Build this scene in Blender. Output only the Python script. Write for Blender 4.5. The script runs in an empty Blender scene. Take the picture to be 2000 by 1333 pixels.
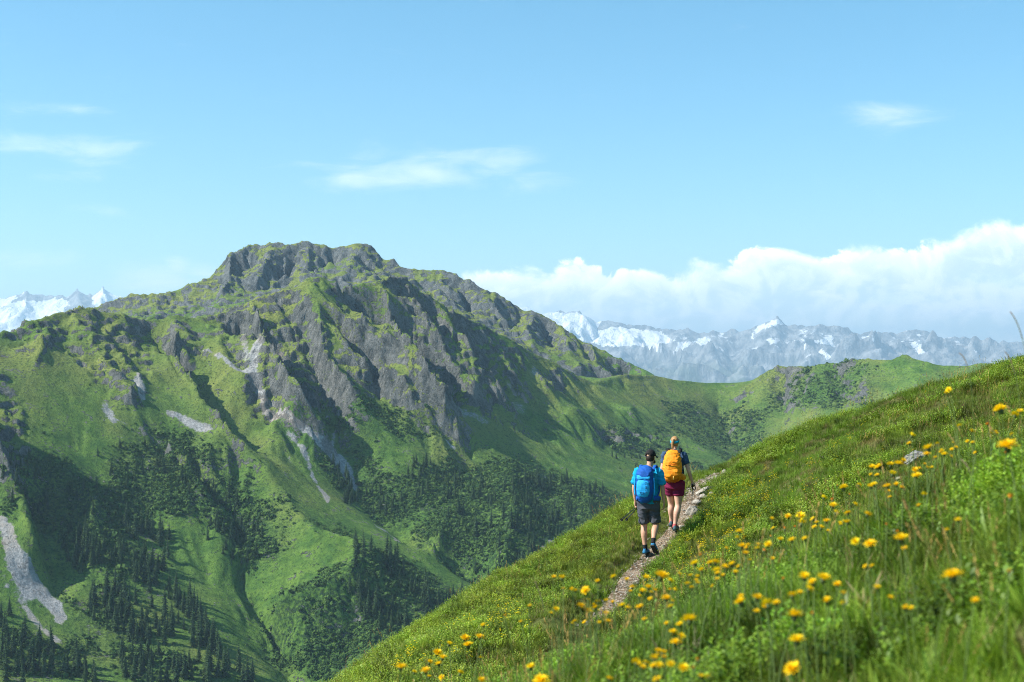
import bpy, bmesh, math, random, os
import numpy as np
from mathutils import Vector, Matrix, Euler

QUICK = os.environ.get('SC_QUICK', '')          # layout tests only; empty for the real picture
rng = np.random.default_rng(7)
random.seed(7)
R = math.radians
scene = bpy.context.scene
col = scene.collection

# ------------------------------------------------------------------ camera, sky, sun, exposure
F = 2777.8                      # focal length in photograph pixels (50 mm on 36 mm, 2000 px wide)
PITCH = math.atan(74.0 / F)     # the true horizon lies a little below the picture's middle
cam_data = bpy.data.cameras.new('camera')
cam = bpy.data.objects.new('camera', cam_data)
col.objects.link(cam)
scene.camera = cam
cam_data.lens = 50.0
cam_data.sensor_width = 36.0
cam_data.clip_start = 0.05
cam_data.clip_end = 80000.0
cam.location = (0, 0, 0)
cam.rotation_euler = (math.pi / 2 + PITCH, 0, 0)
cam_data.dof.use_dof = True
cam_data.dof.focus_distance = 29.0
cam_data.dof.aperture_fstop = 4.8

SUN_EL = R(42)
SUN_AZ = R(-102)                # measured from +Y (view direction) towards +X: left, a little behind the camera
sun_dir = Vector((math.sin(SUN_AZ) * math.cos(SUN_EL), math.cos(SUN_AZ) * math.cos(SUN_EL), math.sin(SUN_EL)))
sl = bpy.data.lights.new('sun', 'SUN')
sl.energy = 5.0
sl.angle = R(0.53)
sl.color = (1.0, 0.955, 0.88)
sun = bpy.data.objects.new('sun', sl)
col.objects.link(sun)
sun.rotation_euler = sun_dir.to_track_quat('Z', 'Y').to_euler()

scene.view_settings.view_transform = 'Standard'
scene.view_settings.look = 'None'
scene.view_settings.gamma = 1.0
scene.view_settings.use_curve_mapping = False
scene.view_settings.exposure = 0.95
scene.render.engine = 'CYCLES'
scene.cycles.use_denoising = True
scene.cycles.denoising_prefilter = 'NONE'
scene.cycles.denoising_input_passes = 'RGB_ALBEDO_NORMAL'
scene.cycles.filter_width = 1.0
scene.cycles.use_adaptive_sampling = True
scene.cycles.adaptive_threshold = 0.012
scene.cycles.max_bounces = 5
scene.cycles.diffuse_bounces = 2
scene.cycles.glossy_bounces = 2
scene.cycles.transmission_bounces = 3
scene.cycles.transparent_max_bounces = 6
scene.cycles.volume_bounces = 0
scene.cycles.caustics_reflective = False
scene.cycles.caustics_refractive = False


def ray(px, py):
    """direction through a photograph pixel, scaled to forward depth 1"""
    u = (np.asarray(px, float) - 1000.0) / F
    v = (666.5 - np.asarray(py, float)) / F
    dy = math.cos(PITCH) - v * math.sin(PITCH)
    dz = math.sin(PITCH) + v * math.cos(PITCH)
    return u / dy, dz / dy


def at(px, py, depth):
    a, b = ray(px, py)
    return np.stack([a * depth, np.broadcast_to(np.asarray(depth, float), np.shape(a)) + 0.0, b * depth], -1)


def project(x, y, z):
    c, s = math.cos(PITCH), math.sin(PITCH)
    d = y * c + z * s
    v = -y * s + z * c
    return 1000.0 + F * x / d, 666.5 - F * v / d


# ------------------------------------------------------------------ node helpers
class NT:
    def __init__(self, tree):
        self.t = tree
        self.t.nodes.clear()

    def n(self, kind, **kw):
        nd = self.t.nodes.new(kind)
        for k, v in kw.items():
            setattr(nd, k, v)
        return nd

    def l(self, a, b):
        self.t.links.new(a, b)

    def val(self, sock, v):
        if hasattr(v, 'is_linked') or isinstance(v, bpy.types.NodeSocket):
            self.l(v, sock)
        else:
            sock.default_value = v

    def math(self, op, a, b=0.0, c=0.0, clamp=False):
        nd = self.n('ShaderNodeMath', operation=op, use_clamp=clamp)
        self.val(nd.inputs[0], a)
        self.val(nd.inputs[1], b)
        if op in ('MULTIPLY_ADD', 'COMPARE', 'SMOOTH_MIN', 'SMOOTH_MAX', 'WRAP'):
            self.val(nd.inputs[2], c)
        return nd.outputs[0]

    def vmath(self, op, a, b=(0, 0, 0)):
        nd = self.n('ShaderNodeVectorMath', operation=op)
        self.val(nd.inputs[0], a)
        if op == 'SCALE':
            self.val(nd.inputs['Scale'], b)
        else:
            self.val(nd.inputs[1], b)
        return nd.outputs[1] if op in ('LENGTH', 'DOT_PRODUCT', 'DISTANCE') else nd.outputs[0]

    def mix(self, f, a, b, blend='MIX'):
        nd = self.n('ShaderNodeMix', data_type='RGBA', blend_type=blend)
        self.val(nd.inputs[0], f)
        for s, v in ((nd.inputs[6], a), (nd.inputs[7], b)):
            if isinstance(v, (tuple, list)):
                s.default_value = tuple(v) + ((1.0,) if len(v) == 3 else ())
            else:
                self.l(v, s)
        return nd.outputs[2]

    def noise(self, vec, scale, detail=4.0, rough=0.55, dist=0.0, dim='3D', lac=2.0):
        nd = self.n('ShaderNodeTexNoise', noise_dimensions=dim)
        self.val(nd.inputs['Vector'], vec)
        nd.inputs['Scale'].default_value = scale
        nd.inputs['Detail'].default_value = detail
        nd.inputs['Roughness'].default_value = rough
        nd.inputs['Distortion'].default_value = dist
        nd.inputs['Lacunarity'].default_value = lac
        return nd.outputs[0]

    def ramp(self, f, lo, hi, a=0.0, b=1.0):
        nd = self.n('ShaderNodeMapRange', interpolation_type='SMOOTHSTEP')
        self.val(nd.inputs[0], f)
        self.val(nd.inputs[1], lo)
        self.val(nd.inputs[2], hi)
        nd.inputs[3].default_value = a
        nd.inputs[4].default_value = b
        return nd.outputs[0]

    def attr(self, name):
        nd = self.n('ShaderNodeAttribute', attribute_name=name)
        return nd

    def bsdf(self, color, rough=0.9, spec=0.2, normal=None, **kw):
        b = self.n('ShaderNodeBsdfPrincipled')
        if isinstance(color, (tuple, list)):
            b.inputs['Base Color'].default_value = tuple(color) + ((1.0,) if len(color) == 3 else ())
        else:
            self.l(color, b.inputs['Base Color'])
        self.val(b.inputs['Roughness'], rough)
        self.val(b.inputs['Specular IOR Level'], spec)
        if normal is not None:
            self.l(normal, b.inputs['Normal'])
        for k, v in kw.items():
            self.val(b.inputs[k], v)
        return b

    def out(self, sh):
        o = self.n('ShaderNodeOutputMaterial')
        self.l(sh.outputs[0] if hasattr(sh, 'outputs') else sh, o.inputs[0])

    def bump(self, h, strength=0.5, dist=1.0, normal=None):
        b = self.n('ShaderNodeBump')
        b.inputs['Strength'].default_value = strength
        b.inputs['Distance'].default_value = dist
        self.val(b.inputs['Height'], h)
        if normal is not None:
            self.l(normal, b.inputs['Normal'])
        return b.outputs[0]


def new_mat(name):
    m = bpy.data.materials.new(name)
    m.use_nodes = True
    return m, NT(m.node_tree)


def pos(nt):
    return nt.n('ShaderNodeNewGeometry').outputs['Position']


# ------------------------------------------------------------------ world: daylight sky with clouds
SKY_STRENGTH = 0.107
world = bpy.data.worlds.new('World')
scene.world = world
world.use_nodes = True
world.cycles.sampling_method = 'MANUAL'
world.cycles.sample_map_resolution = 256
w = NT(world.node_tree)
sky = w.n('ShaderNodeTexSky', sky_type='NISHITA')
sky.sun_disc = False
sky.sun_elevation = SUN_EL
sky.sun_rotation = SUN_AZ
sky.altitude = 1900
sky.air_density = 1.0
sky.dust_density = 0.35
sky.ozone_density = 1.0
skyc = w.n('ShaderNodeHueSaturation')
skyc.inputs['Hue'].default_value = 0.478
skyc.inputs['Saturation'].default_value = 1.27
skyc.inputs['Value'].default_value = 1.0
w.l(sky.outputs[0], skyc.inputs['Color'])
tc = w.n('ShaderNodeTexCoord')
dirv = w.vmath('NORMALIZE', tc.outputs['Generated'])
sep = w.n('ShaderNodeSeparateXYZ')
w.l(dirv, sep.inputs[0])
az = w.math('MULTIPLY', w.math('ARCTAN2', sep.outputs[0], sep.outputs[1]), 57.29578)   # degrees right of the view
el = w.math('MULTIPLY', w.math('ARCSINE', sep.outputs[2]), 57.29578)
ae = w.n('ShaderNodeCombineXYZ')
w.l(az, ae.inputs[0])
w.l(el, ae.inputs[1])
aev = ae.outputs[0]
# cumulus bank: its top as a function of azimuth (degrees), billowing
big = w.noise(aev, 0.22, 2.0, 0.5)
billow = w.noise(aev, 0.62, 8.0, 0.60, 0.4)
billow_l = w.noise(w.vmath('ADD', aev, (-0.30, 0.26, 0)), 0.62, 8.0, 0.60, 0.4)    # the same puffs sampled towards the sun
curve = w.n('ShaderNodeFloatCurve')
cm = curve.mapping.curves[0]
AZ0, AZ1 = -60.0, 60.0
pts = [(-60, 0.35), (-30, 0.3), (-21, 0.28), (-13, 0.25), (-9, 0.2), (-4.2, 0.3), (-2.9, 2.0), (-2.0, 4.1), (-1.0, 4.5), (0.0, 4.45), (2.0, 4.5), (4.1, 4.35), (6.2, 4.55), (9.2, 5.0), (11.0, 5.3),
       (12.6, 5.0), (15.1, 5.0), (17.0, 5.35), (18.9, 6.1), (20.5, 5.8), (25, 4.9), (32, 4.3), (45, 3.2), (60, 2.5)]
while len(cm.points) < len(pts):
    cm.points.new(0.5, 0.5)
for p_, (a_, e_) in zip(cm.points, pts):
    p_.location = ((a_ - AZ0) / (AZ1 - AZ0), e_ / 10.0)
    p_.handle_type = 'AUTO_CLAMPED'
curve.mapping.update()
azn = w.n('ShaderNodeMapRange')
w.l(az, azn.inputs[0])
azn.inputs[1].default_value = AZ0
azn.inputs[2].default_value = AZ1
w.l(azn.outputs[0], curve.inputs['Value'])
topel = w.math('MULTIPLY', curve.outputs[0], 10.0)
fine = w.math('MULTIPLY_ADD', w.math('SUBTRACT', billow, 0.5), 2.4, w.math('MULTIPLY', w.math('SUBTRACT', big, 0.5), 1.2))
edge = w.math('SUBTRACT', w.math('ADD', topel, fine), el)               # > 0 inside the bank
soft = w.noise(aev, 0.3, 2.0, 0.5)
bank = w.ramp(edge, -0.04, w.ramp(soft, 0.4, 0.62, 0.14, 0.75))
# under the bright rim the bank is a translucent grey-blue veil with holes
veil = w.noise(w.vmath('MULTIPLY', aev, (0.6, 1.4, 1.0)), 0.62, 6.0, 0.6, 0.4)
deep = w.ramp(edge, 0.5, 2.4)
hole = w.math('MULTIPLY', deep, w.ramp(veil, 0.66, 0.34))
bankm = w.math('MULTIPLY', bank, w.math('SUBTRACT', 1.0, w.math('MULTIPLY', hole, 0.32)))
lightside = w.ramp(w.math('SUBTRACT', billow, billow_l), -0.09, 0.10)
rim = w.math('SUBTRACT', 1.0, w.ramp(edge, 0.15, 1.25))
puff = w.math('MULTIPLY', w.ramp(veil, 0.5, 0.72), 0.55)
lit = w.math('MAXIMUM', w.math('MULTIPLY_ADD', rim, 0.55, w.math('MULTIPLY', lightside, 0.45)), puff, clamp=True)
# thin stretched clouds higher up
wv = w.vmath('MULTIPLY', aev, (0.30, 1.15, 1.0))
wisp_n = w.noise(wv, 0.9, 7.0, 0.6, 0.5)
blobs = None
for (bx, by, sx, sy, amp) in [(830, 340, 5.0, 0.85, 1.0), (940, 318, 3.2, 0.7, .85), (700, 350, 2.6, .6, .8), (150, 285, 4.6, 0.62, 0.9), (135, 212, 2.2, 0.42, 0.85), (1735, 232, 2.5, 0.7, 0.75),
                              (320, 545, 2.2, 0.75, 1.15), (345, 525, 0.7, 0.7, 1.0), (395, 540, 1.6, 0.5, 1.0), (40, 505, 2.8, 0.6, 0.75), (200, 408, 1.5, 0.35, 0.5),
                              (130, 345, 1.8, 0.4, 0.45), (1990, 645, 1.1, 0.6, 1.2)]:
    dx_, dz_ = ray(bx, by)
    ba, be = math.degrees(math.atan(dx_)), math.degrees(math.atan(dz_ / math.hypot(1, dx_)))
    q = w.vmath('MULTIPLY', w.vmath('SUBTRACT', aev, (ba, be, 0)), (1.0 / sx, 1.0 / sy, 0))
    g = w.math('MULTIPLY', w.math('EXPONENT', w.math('MULTIPLY', w.math('POWER', w.vmath('LENGTH', q), 2.0), -1.1)), amp)
    blobs = g if blobs is None else w.math('MAXIMUM', blobs, g)
wisp = w.ramp(w.math('MULTIPLY_ADD', w.math('SUBTRACT', wisp_n, 0.5), 2.0, blobs), 0.25, 1.45)
wisp = w.math('MULTIPLY', wisp, 0.5)
cloud_col = w.mix(lit, (5.8, 6.8, 7.5), (11.6, 11.4, 11.1))
c1 = w.mix(wisp, skyc.outputs[0], (8.2, 8.3, 8.4))
c2 = w.mix(w.math('MULTIPLY', bankm, 0.93), c1, cloud_col)
bg = w.n('ShaderNodeBackground')
w.l(c2, bg.inputs[0])
bg.inputs[1].default_value = SKY_STRENGTH
wo = w.n('ShaderNodeOutputWorld')
w.l(bg.outputs[0], wo.inputs[0])

# ------------------------------------------------------------------ numpy noise
def _hash(ix, iy, seed):
    h = (ix.astype(np.int64) * 374761393 + iy.astype(np.int64) * 668265263 + seed * 974711) & 0x7fffffff
    h = ((h ^ (h >> 13)) * 1274126177) & 0x7fffffff
    h = (h ^ (h >> 16)) & 0x7fffffff
    return h


def perlin(x, y, seed=0):
    x0 = np.floor(x)
    y0 = np.floor(y)
    fx = (x - x0).astype(np.float32)
    fy = (y - y0).astype(np.float32)
    ix = x0.astype(np.int64)
    iy = y0.astype(np.int64)
    ux = fx * fx * fx * (fx * (fx * 6 - 15) + 10)
    uy = fy * fy * fy * (fy * (fy * 6 - 15) + 10)

    def g(i, j):
        a = (_hash(ix + i, iy + j, seed) & 1023).astype(np.float32) * np.float32(2 * math.pi / 1024)
        return np.cos(a) * (fx - i) + np.sin(a) * (fy - j)
    n00, n10, n01, n11 = g(0, 0), g(1, 0), g(0, 1), g(1, 1)
    a = n00 + ux * (n10 - n00)
    b = n01 + ux * (n11 - n01)
    return (a + uy * (b - a)) * 1.5


def fbm(x, y, oct=4, seed=0, gain=0.5, lac=2.03):
    s = 0.0
    a = 1.0
    for i in range(oct):
        s = s + a * perlin(x, y, seed + i * 17)
        x = x * lac + 13.7
        y = y * lac - 7.3
        a *= gain
    return s


def ridged(x, y, oct=4, seed=0, gain=0.5, lac=2.1):
    s = 0.0
    a = 1.0
    prev = 1.0
    for i in range(oct):
        n = 1.0 - np.abs(perlin(x, y, seed + i * 31))
        n = n * n
        s = s + a * n * prev
        prev = np.clip(n * 1.4, 0, 1)
        x = x * lac + 5.1
        y = y * lac + 9.7
        a *= gain
    return s


def _gully(x, y, dx, dy, seed):
    x0 = np.floor(x)
    y0 = np.floor(y)
    fx = (x - x0).astype(np.float32)
    fy = (y - y0).astype(np.float32)
    ix = x0.astype(np.int64)
    iy = y0.astype(np.int64)
    wt = 0.0
    h = 0.0
    hx = 0.0
    for i in range(-2, 2):
        for j in range(-2, 2):
            hh = _hash(ix - i, iy - j, seed)
            rx = (hh & 255).astype(np.float32) * np.float32(0.5 / 256)
            ry = ((hh >> 8) & 255).astype(np.float32) * np.float32(0.5 / 256)
            px = fx + i - rx
            py = fy + j - ry
            w_ = np.exp(-2.0 * (px * px + py * py))
            m = (px * dx + py * dy) * np.float32(2 * math.pi)
            wt = wt + w_
            h = h + np.cos(m) * w_
            hx = hx - np.sin(m) * w_
    return h / wt, (hx / wt)


def erosion(x, y, gx, gy, freq, oct=4, strength=1.0, seed=3, gain=0.48):
    """gullies and ribs running down the slope (gx, gy = terrain gradient)"""
    h = 0.0
    ex = np.zeros_like(x, np.float32)
    ey = np.zeros_like(x, np.float32)
    a = 1.0
    f = freq
    sx, sy = -gy * strength, gx * strength
    for o in range(oct):
        dx = (sx - ey * strength * 0.6).astype(np.float32)
        dy = (sy + ex * strength * 0.6).astype(np.float32)
        v, d = _gully(x * f, y * f, dx, dy, seed + o * 11)
        h = h + a * v
        ex = ex + a * d * dx
        ey = ey + a * d * dy
        a *= gain
        f *= 1.93
    return h


def sstep(e0, e1, v):
    t = np.clip((v - e0) / (e1 - e0), 0, 1)
    return t * t * (3 - 2 * t)


def rbf(points, values, smooth=0.0):
    """interpolating biharmonic surface through scattered control values"""
    P = np.asarray(points, float)
    s = P.std(0).mean()
    Q = (P - P.mean(0)) / s
    n = len(Q)
    K = np.sqrt(((Q[:, None] - Q[None]) ** 2).sum(-1)) + np.eye(n) * -smooth
    A = np.zeros((n + 3, n + 3))
    A[:n, :n] = K
    A[:n, n] = 1
    A[:n, n + 1:] = Q
    A[n, :n] = 1
    A[n + 1:, :n] = Q.T
    rhs = np.zeros(n + 3)
    rhs[:n] = values
    c = np.linalg.solve(A, rhs)
    m = P.mean(0)

    def f(x, y):
        q = np.stack([(np.asarray(x, float) - m[0]) / s, (np.asarray(y, float) - m[1]) / s], -1)
        out = c[n] + q[..., 0] * c[n + 1] + q[..., 1] * c[n + 2]
        for i in range(n):
            out = out + c[i] * np.sqrt((q[..., 0] - Q[i, 0]) ** 2 + (q[..., 1] - Q[i, 1]) ** 2)
        return out
    return f


def tps(points, values, smooth=0.0):
    """smooth thin-plate surface"""
    P = np.asarray(points, float)
    s = P.std(0).mean()
    m = P.mean(0)
    Q = (P - m) / s
    n = len(Q)

    def k(r2):
        return 0.5 * r2 * np.log(np.maximum(r2, 1e-12))
    K = k(((Q[:, None] - Q[None]) ** 2).sum(-1)) + np.eye(n) * smooth
    A = np.zeros((n + 3, n + 3))
    A[:n, :n] = K
    A[:n, n] = 1
    A[:n, n + 1:] = Q
    A[n, :n] = 1
    A[n + 1:, :n] = Q.T
    rhs = np.zeros(n + 3)
    rhs[:n] = values
    c = np.linalg.solve(A, rhs)

    def f(x, y):
        qx = (np.asarray(x, float) - m[0]) / s
        qy = (np.asarray(y, float) - m[1]) / s
        out = c[n] + qx * c[n + 1] + qy * c[n + 2]
        for i in range(n):
            out = out + c[i] * k((qx - Q[i, 0]) ** 2 + (qy - Q[i, 1]) ** 2)
        return out
    return f


def in_poly(px, py, poly):
    inside = np.zeros(np.shape(px), bool)
    n = len(poly)
    for i in range(n):
        x1, y1 = poly[i]
        x2, y2 = poly[(i + 1) % n]
        if y1 == y2:
            continue
        c = ((py < y1) != (py < y2)) & (px < (x2 - x1) * (py - y1) / (y2 - y1) + x1)
        inside ^= c
    return inside


def line_dist(px, py, line):
    """distance to a polyline and the parameter 0..1 along it"""
    best = np.full(np.shape(px), 1e9)
    par = np.zeros(np.shape(px))
    n = len(line) - 1
    for i in range(n):
        x1, y1 = line[i][:2]
        x2, y2 = line[i + 1][:2]
        L2 = (x2 - x1) ** 2 + (y2 - y1) ** 2
        t = np.clip(((px - x1) * (x2 - x1) + (py - y1) * (y2 - y1)) / L2, 0, 1)
        d = np.hypot(px - x1 - t * (x2 - x1), py - y1 - t * (y2 - y1))
        k = d < best
        best = np.where(k, d, best)
        par = np.where(k, (i + t) / n, par)
    return best, par


# ------------------------------------------------------------------ mesh helpers
def mesh_from(name, verts, faces, smooth=True, attrs=None):
    me = bpy.data.meshes.new(name)
    verts = np.asarray(verts, np.float32)
    faces = np.asarray(faces, np.int32)
    k = faces.shape[1]
    me.vertices.add(len(verts))
    me.vertices.foreach_set('co', verts.ravel())
    me.loops.add(faces.size)
    me.loops.foreach_set('vertex_index', faces.ravel())
    me.polygons.add(len(faces))
    me.polygons.foreach_set('loop_start', np.arange(0, faces.size, k, dtype=np.int32))
    if smooth:
        me.polygons.foreach_set('use_smooth', np.ones(len(faces), bool))
    me.update(calc_edges=True)
    for nm, v in (attrs or {}).items():
        v = np.asarray(v, np.float32)
        if v.ndim == 2:
            a = me.attributes.new(nm, 'FLOAT_COLOR', 'POINT')
            a.data.foreach_set('color', v.ravel())
        else:
            a = me.attributes.new(nm, 'FLOAT', 'POINT')
            a.data.foreach_set('value', v)
    return me


def add_obj(name, me, mat=None, parent=None, **props):
    o = bpy.data.objects.new(name, me)
    col.objects.link(o)
    if mat is not None and me is not None and not len(me.materials):
        me.materials.append(mat)
    if parent is not None:
        o.parent = parent
    for k, v in props.items():
        o[k] = v
    return o


def grid_faces(nr, nc, keep=None):
    i = np.arange(nr * nc, dtype=np.int32).reshape(nr, nc)
    f = np.stack([i[:-1, :-1], i[:-1, 1:], i[1:, 1:], i[1:, :-1]], -1).reshape(-1, 4)
    return f if keep is None else f[keep]


def compact(verts, faces, attrs):
    used = np.zeros(len(verts), bool)
    used[faces.ravel()] = True
    idx = np.cumsum(used) - 1
    return verts[used], idx[faces], {k: v[used] for k, v in attrs.items()}
# ------------------------------------------------------------------ middle distance: valley, front ridge, peak and saddle as one height field
# depth anchors: (photo x, photo y, metres ahead) for the slope that faces the camera
ANCH = [(-250, 600, 1400), (0, 657, 1430), (126, 606, 1540), (290, 624, 1600), (430, 615, 1650), (605, 541, 1700), (743, 550, 1740), (853, 587, 1790), (958, 643, 1860), (1064, 703, 1940), (1159, 751, 2010),
        (1280, 733, 2180), (1437, 749, 2260), (1518, 717, 2200), (1696, 702, 2080), (1766, 694, 2040), (1890, 719, 2000), (1961, 719, 1960), (2200, 740, 1900),
        (-200, 860, 1240), (0, 800, 1300), (250, 850, 1355), (400, 900, 1370), (600, 850, 1480), (750, 850, 1535), (900, 900, 1565), (1030, 900, 1620), (1100, 800, 1860), (1250, 800, 2030), (1250, 860, 1930), (1400, 880, 2010),
        (1600, 800, 2010), (1600, 900, 1900), (1800, 780, 1920), (2100, 850, 1750),
        (-200, 1050, 1120), (0, 1050, 1165), (200, 1050, 1225), (400, 1100, 1235), (630, 980, 1370), (690, 945, 1430), (772, 1056, 1350), (920, 1148, 1300), (700, 1100, 1260), (600, 1050, 1295), (500, 1150, 1215), (900, 1000, 1440),
        (1050, 1000, 1460), (1200, 960, 1640), (1300, 940, 1780), (1000, 1100, 1345), (1100, 1060, 1390), (1200, 1100, 1400), (1500, 1000, 1700),
        (-200, 1333, 950), (0, 1333, 1000), (200, 1333, 1035), (400, 1333, 1070), (600, 1320, 1120), (522, 1250, 1165), (700, 1300, 1130), (800, 1250, 1175), (900, 1333, 1120), (200, 1500, 900), (800, 1500, 980), (1200, 1300, 1200)]
D_front = rbf([a[:2] for a in ANCH], [a[2] for a in ANCH])
BACK = [(100, 610, 2200), (157, 603, 2230), (245, 585, 2260), (346, 566, 2300), (402, 541, 2330), (448, 499, 2380), (490, 473, 2420), (574, 480, 2430), (651, 492, 2440), (697, 478, 2450), (747, 506, 2440), (831, 534, 2440),
        (895, 536, 2430), (972, 573, 2420), (1025, 606, 2410), (1099, 640, 2390), (1170, 679, 2360), (1245, 714, 2330), (1283, 733, 2300),
        (250, 640, 2160), (400, 620, 2210), (560, 580, 2290), (700, 560, 2330), (850, 600, 2330), (950, 650, 2310), (1050, 700, 2270), (1150, 745, 2210), (1000, 740, 2180), (700, 650, 2230), (500, 650, 2210), (300, 680, 2120)]
D_back = rbf([a[:2] for a in BACK], [a[2] for a in BACK])

SKY_FRONT = [(-250, 610), (-120, 640), (0, 657), (17, 650), (45, 636), (87, 625), (126, 606), (150, 605), (175, 604), (217, 615), (266, 620), (290, 624), (318, 623), (340, 616), (362, 620), (385, 618), (430, 615), (462, 600), (490, 587), (512, 583), (535, 576),
             (560, 568), (580, 560), (595, 548), (605, 540), (620, 541), (641, 546), (662, 556), (700, 553), (743, 550), (770, 549), (793, 549), (817, 566), (853, 587), (888, 608), (920, 625), (958, 643), (1011, 672), (1064, 703), (1117, 728), (1159, 751)]
SKY_RIGHT = [(1159, 751), (1190, 742), (1224, 735), (1255, 733), (1280, 733), (1325, 742), (1378, 749), (1437, 749), (1465, 745), (1490, 731), (1505, 722), (1518, 716), (1526, 722), (1546, 721), (1581, 718), (1620, 714), (1647, 709), (1696, 702), (1740, 706),
             (1755, 697), (1766, 693), (1780, 698), (1800, 706), (1837, 717), (1890, 719), (1910, 713), (1924, 711), (1961, 719), (2060, 730), (2200, 735)]
SKY_BACK = [(100, 668), (138, 622), (157, 603), (185, 597), (200, 592), (215, 594), (245, 585), (276, 587), (300, 582), (322, 575), (346, 566), (366, 560), (385, 552), (402, 541), (415, 530), (427, 520), (438, 508), (448, 499), (470, 486), (490, 473), (511, 477),
            (527, 474), (542, 474), (560, 478), (574, 480), (602, 477), (630, 485), (651, 492), (675, 485), (696, 478), (715, 480), (729, 483), (738, 494), (747, 506), (760, 503), (770, 504), (782, 520), (807, 530), (820, 531), (831, 534), (846, 530),
            (860, 529), (880, 532), (895, 536), (920, 553), (937, 566), (955, 570), (972, 573), (1001, 590), (1025, 606), (1050, 611), (1071, 619), (1099, 640), (1135, 661), (1170, 679), (1210, 697), (1245, 714), (1283, 733)]
# ribs (offset towards the camera, negative) and gullies (positive), in photo coordinates
RIBS = [
    [(175, 604, 0), (185, 650, -22), (225, 715, -30), (268, 775, -18)],
    [(87, 625, 0), (95, 660, -15), (80, 700, -15)],
    [(217, 615, 0), (262, 670, -14), (300, 720, -20), (330, 765, -12)],
    [(290, 624, 0), (297, 665, 14), (335, 735, 18), (400, 830, 16), (470, 920, 12)],
    [(340, 616, 0), (345, 680, -30), (385, 745, -26), (450, 840, -24), (540, 950, -22), (620, 1030, -25)],
    [(440, 640, 6), (470, 690, 24), (508, 742, 30), (560, 800, 24), (620, 855, 20), (665, 900, 24), (690, 945, 32), (716, 1008, 40), (772, 1056, 42), (850, 1110, 42), (920, 1148, 42), (1000, 1200, 50), (1060, 1280, 55)],
    [(430, 618, 0), (432, 660, -18), (470, 740, -16), (500, 790, -12), (560, 870, -8)],
    [(610, 600, 0), (630, 650, -14), (655, 705, -18), (690, 760, -16), (715, 810, -8)],
    [(650, 640, 4), (680, 690, 10), (715, 745, 10), (745, 800, 4)],
    [(490, 587, 0), (515, 645, -28), (545, 700, -36), (600, 778, -26), (640, 835, -16)],
    [(555, 600, 5), (585, 660, 7), (607, 720, 10), (638, 790, 12), (650, 850, 12), (668, 898, 18)],
    [(579, 561, 0), (612, 590, -5), (641, 615, -8), (697, 671, -17), (747, 703, -24), (782, 728, -27), (838, 798, -26), (870, 850, -18), (905, 920, -8)],
    [(650, 572, 12), (700, 630, 18), (738, 672, 24), (765, 705, 20), (830, 770, 14), (888, 822, 4)],
    [(605, 541, 0), (640, 580, -8), (690, 630, -14), (720, 660, -12)],
    [(743, 550, 0), (775, 620, -24), (800, 650, -38), (832, 700, -52), (870, 750, -54), (905, 802, -42)],
    [(690, 600, -8), (735, 640, -18), (765, 660, -22), (780, 690, -12)],
    [(793, 549, 0), (830, 600, -16), (850, 640, -18), (880, 690, -30), (925, 750, -38), (960, 790, -26)],
    [(770, 580, 10), (810, 625, 14), (838, 660, 14), (868, 705, 8)],
    [(853, 587, 0), (880, 630, -18), (912, 668, -34), (972, 738, -46), (990, 768, -38)],
    [(870, 615, 10), (905, 690, 16), (945, 745, 16), (985, 800, 4)],
    [(958, 643, 0), (985, 680, -14), (1015, 745, -20)],
    [(1064, 703, 0), (1075, 750, -12), (1110, 790, -14)],
    [(300, 880, 10), (380, 960, 26), (440, 1060, 32), (476, 1150, 34), (522, 1250, 40), (560, 1333, 40), (600, 1420, 40)],
    [(480, 880, -14), (560, 970, -24), (620, 1035, -36), (700, 1056, -46), (745, 1064, -52)],
    [(540, 1150, -26), (600, 1140, -34), (650, 1112, -44), (700, 1080, -50), (745, 1064, -52)],
    [(905, 920, 0), (880, 1000, -18), (850, 1060, -24)],
    [(1000, 905, -12), (1005, 960, -42), (1000, 1030, -46), (980, 1100, -30)],
    [(1075, 935, 16), (1070, 1000, 40), (1100, 1065, 50)],
    [(1130, 930, -14), (1150, 980, -30), (1150, 1020, -20)],
    [(1060, 826, -4), (1090, 812, -22), (1120, 806, -30), (1150, 815, -16)],
    [(1200, 815, -4), (1225, 795, -30), (1255, 812, -8)],
    [(1180, 880, -8), (1215, 850, -26), (1250, 870, -20), (1285, 850, -20)],
    [(1518, 716, 0), (1490, 765, -28), (1455, 815, -34), (1425, 850, -18)],
    [(1581, 718, 0), (1575, 765, -24), (1585, 825, -14)],
    [(1546, 721, 0), (1535, 780, 20), (1525, 850, 14)],
    [(1696, 702, 0), (1694, 745, -34), (1684, 785, -24)],
    [(1640, 712, 0), (1640, 760, 18), (1640, 820, 10)],
    [(1325, 765, -8), (1355, 785, -26), (1385, 815, -30), (1395, 840, -14)],
    [(1400, 800, 14), (1430, 870, 14), (1450, 910, 8)],
    [(1766, 693, 0), (1790, 740, -18), (1830, 780, -14)],
    [(170, 930, -20), (190, 1000, -24), (215, 1040, -10)],
    [(60, 985, 14), (70, 1060, 18), (120, 1180, 14)],
    [(330, 850, -12), (370, 900, -18), (430, 975, -20), (470, 1060, -16)],
]
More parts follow.
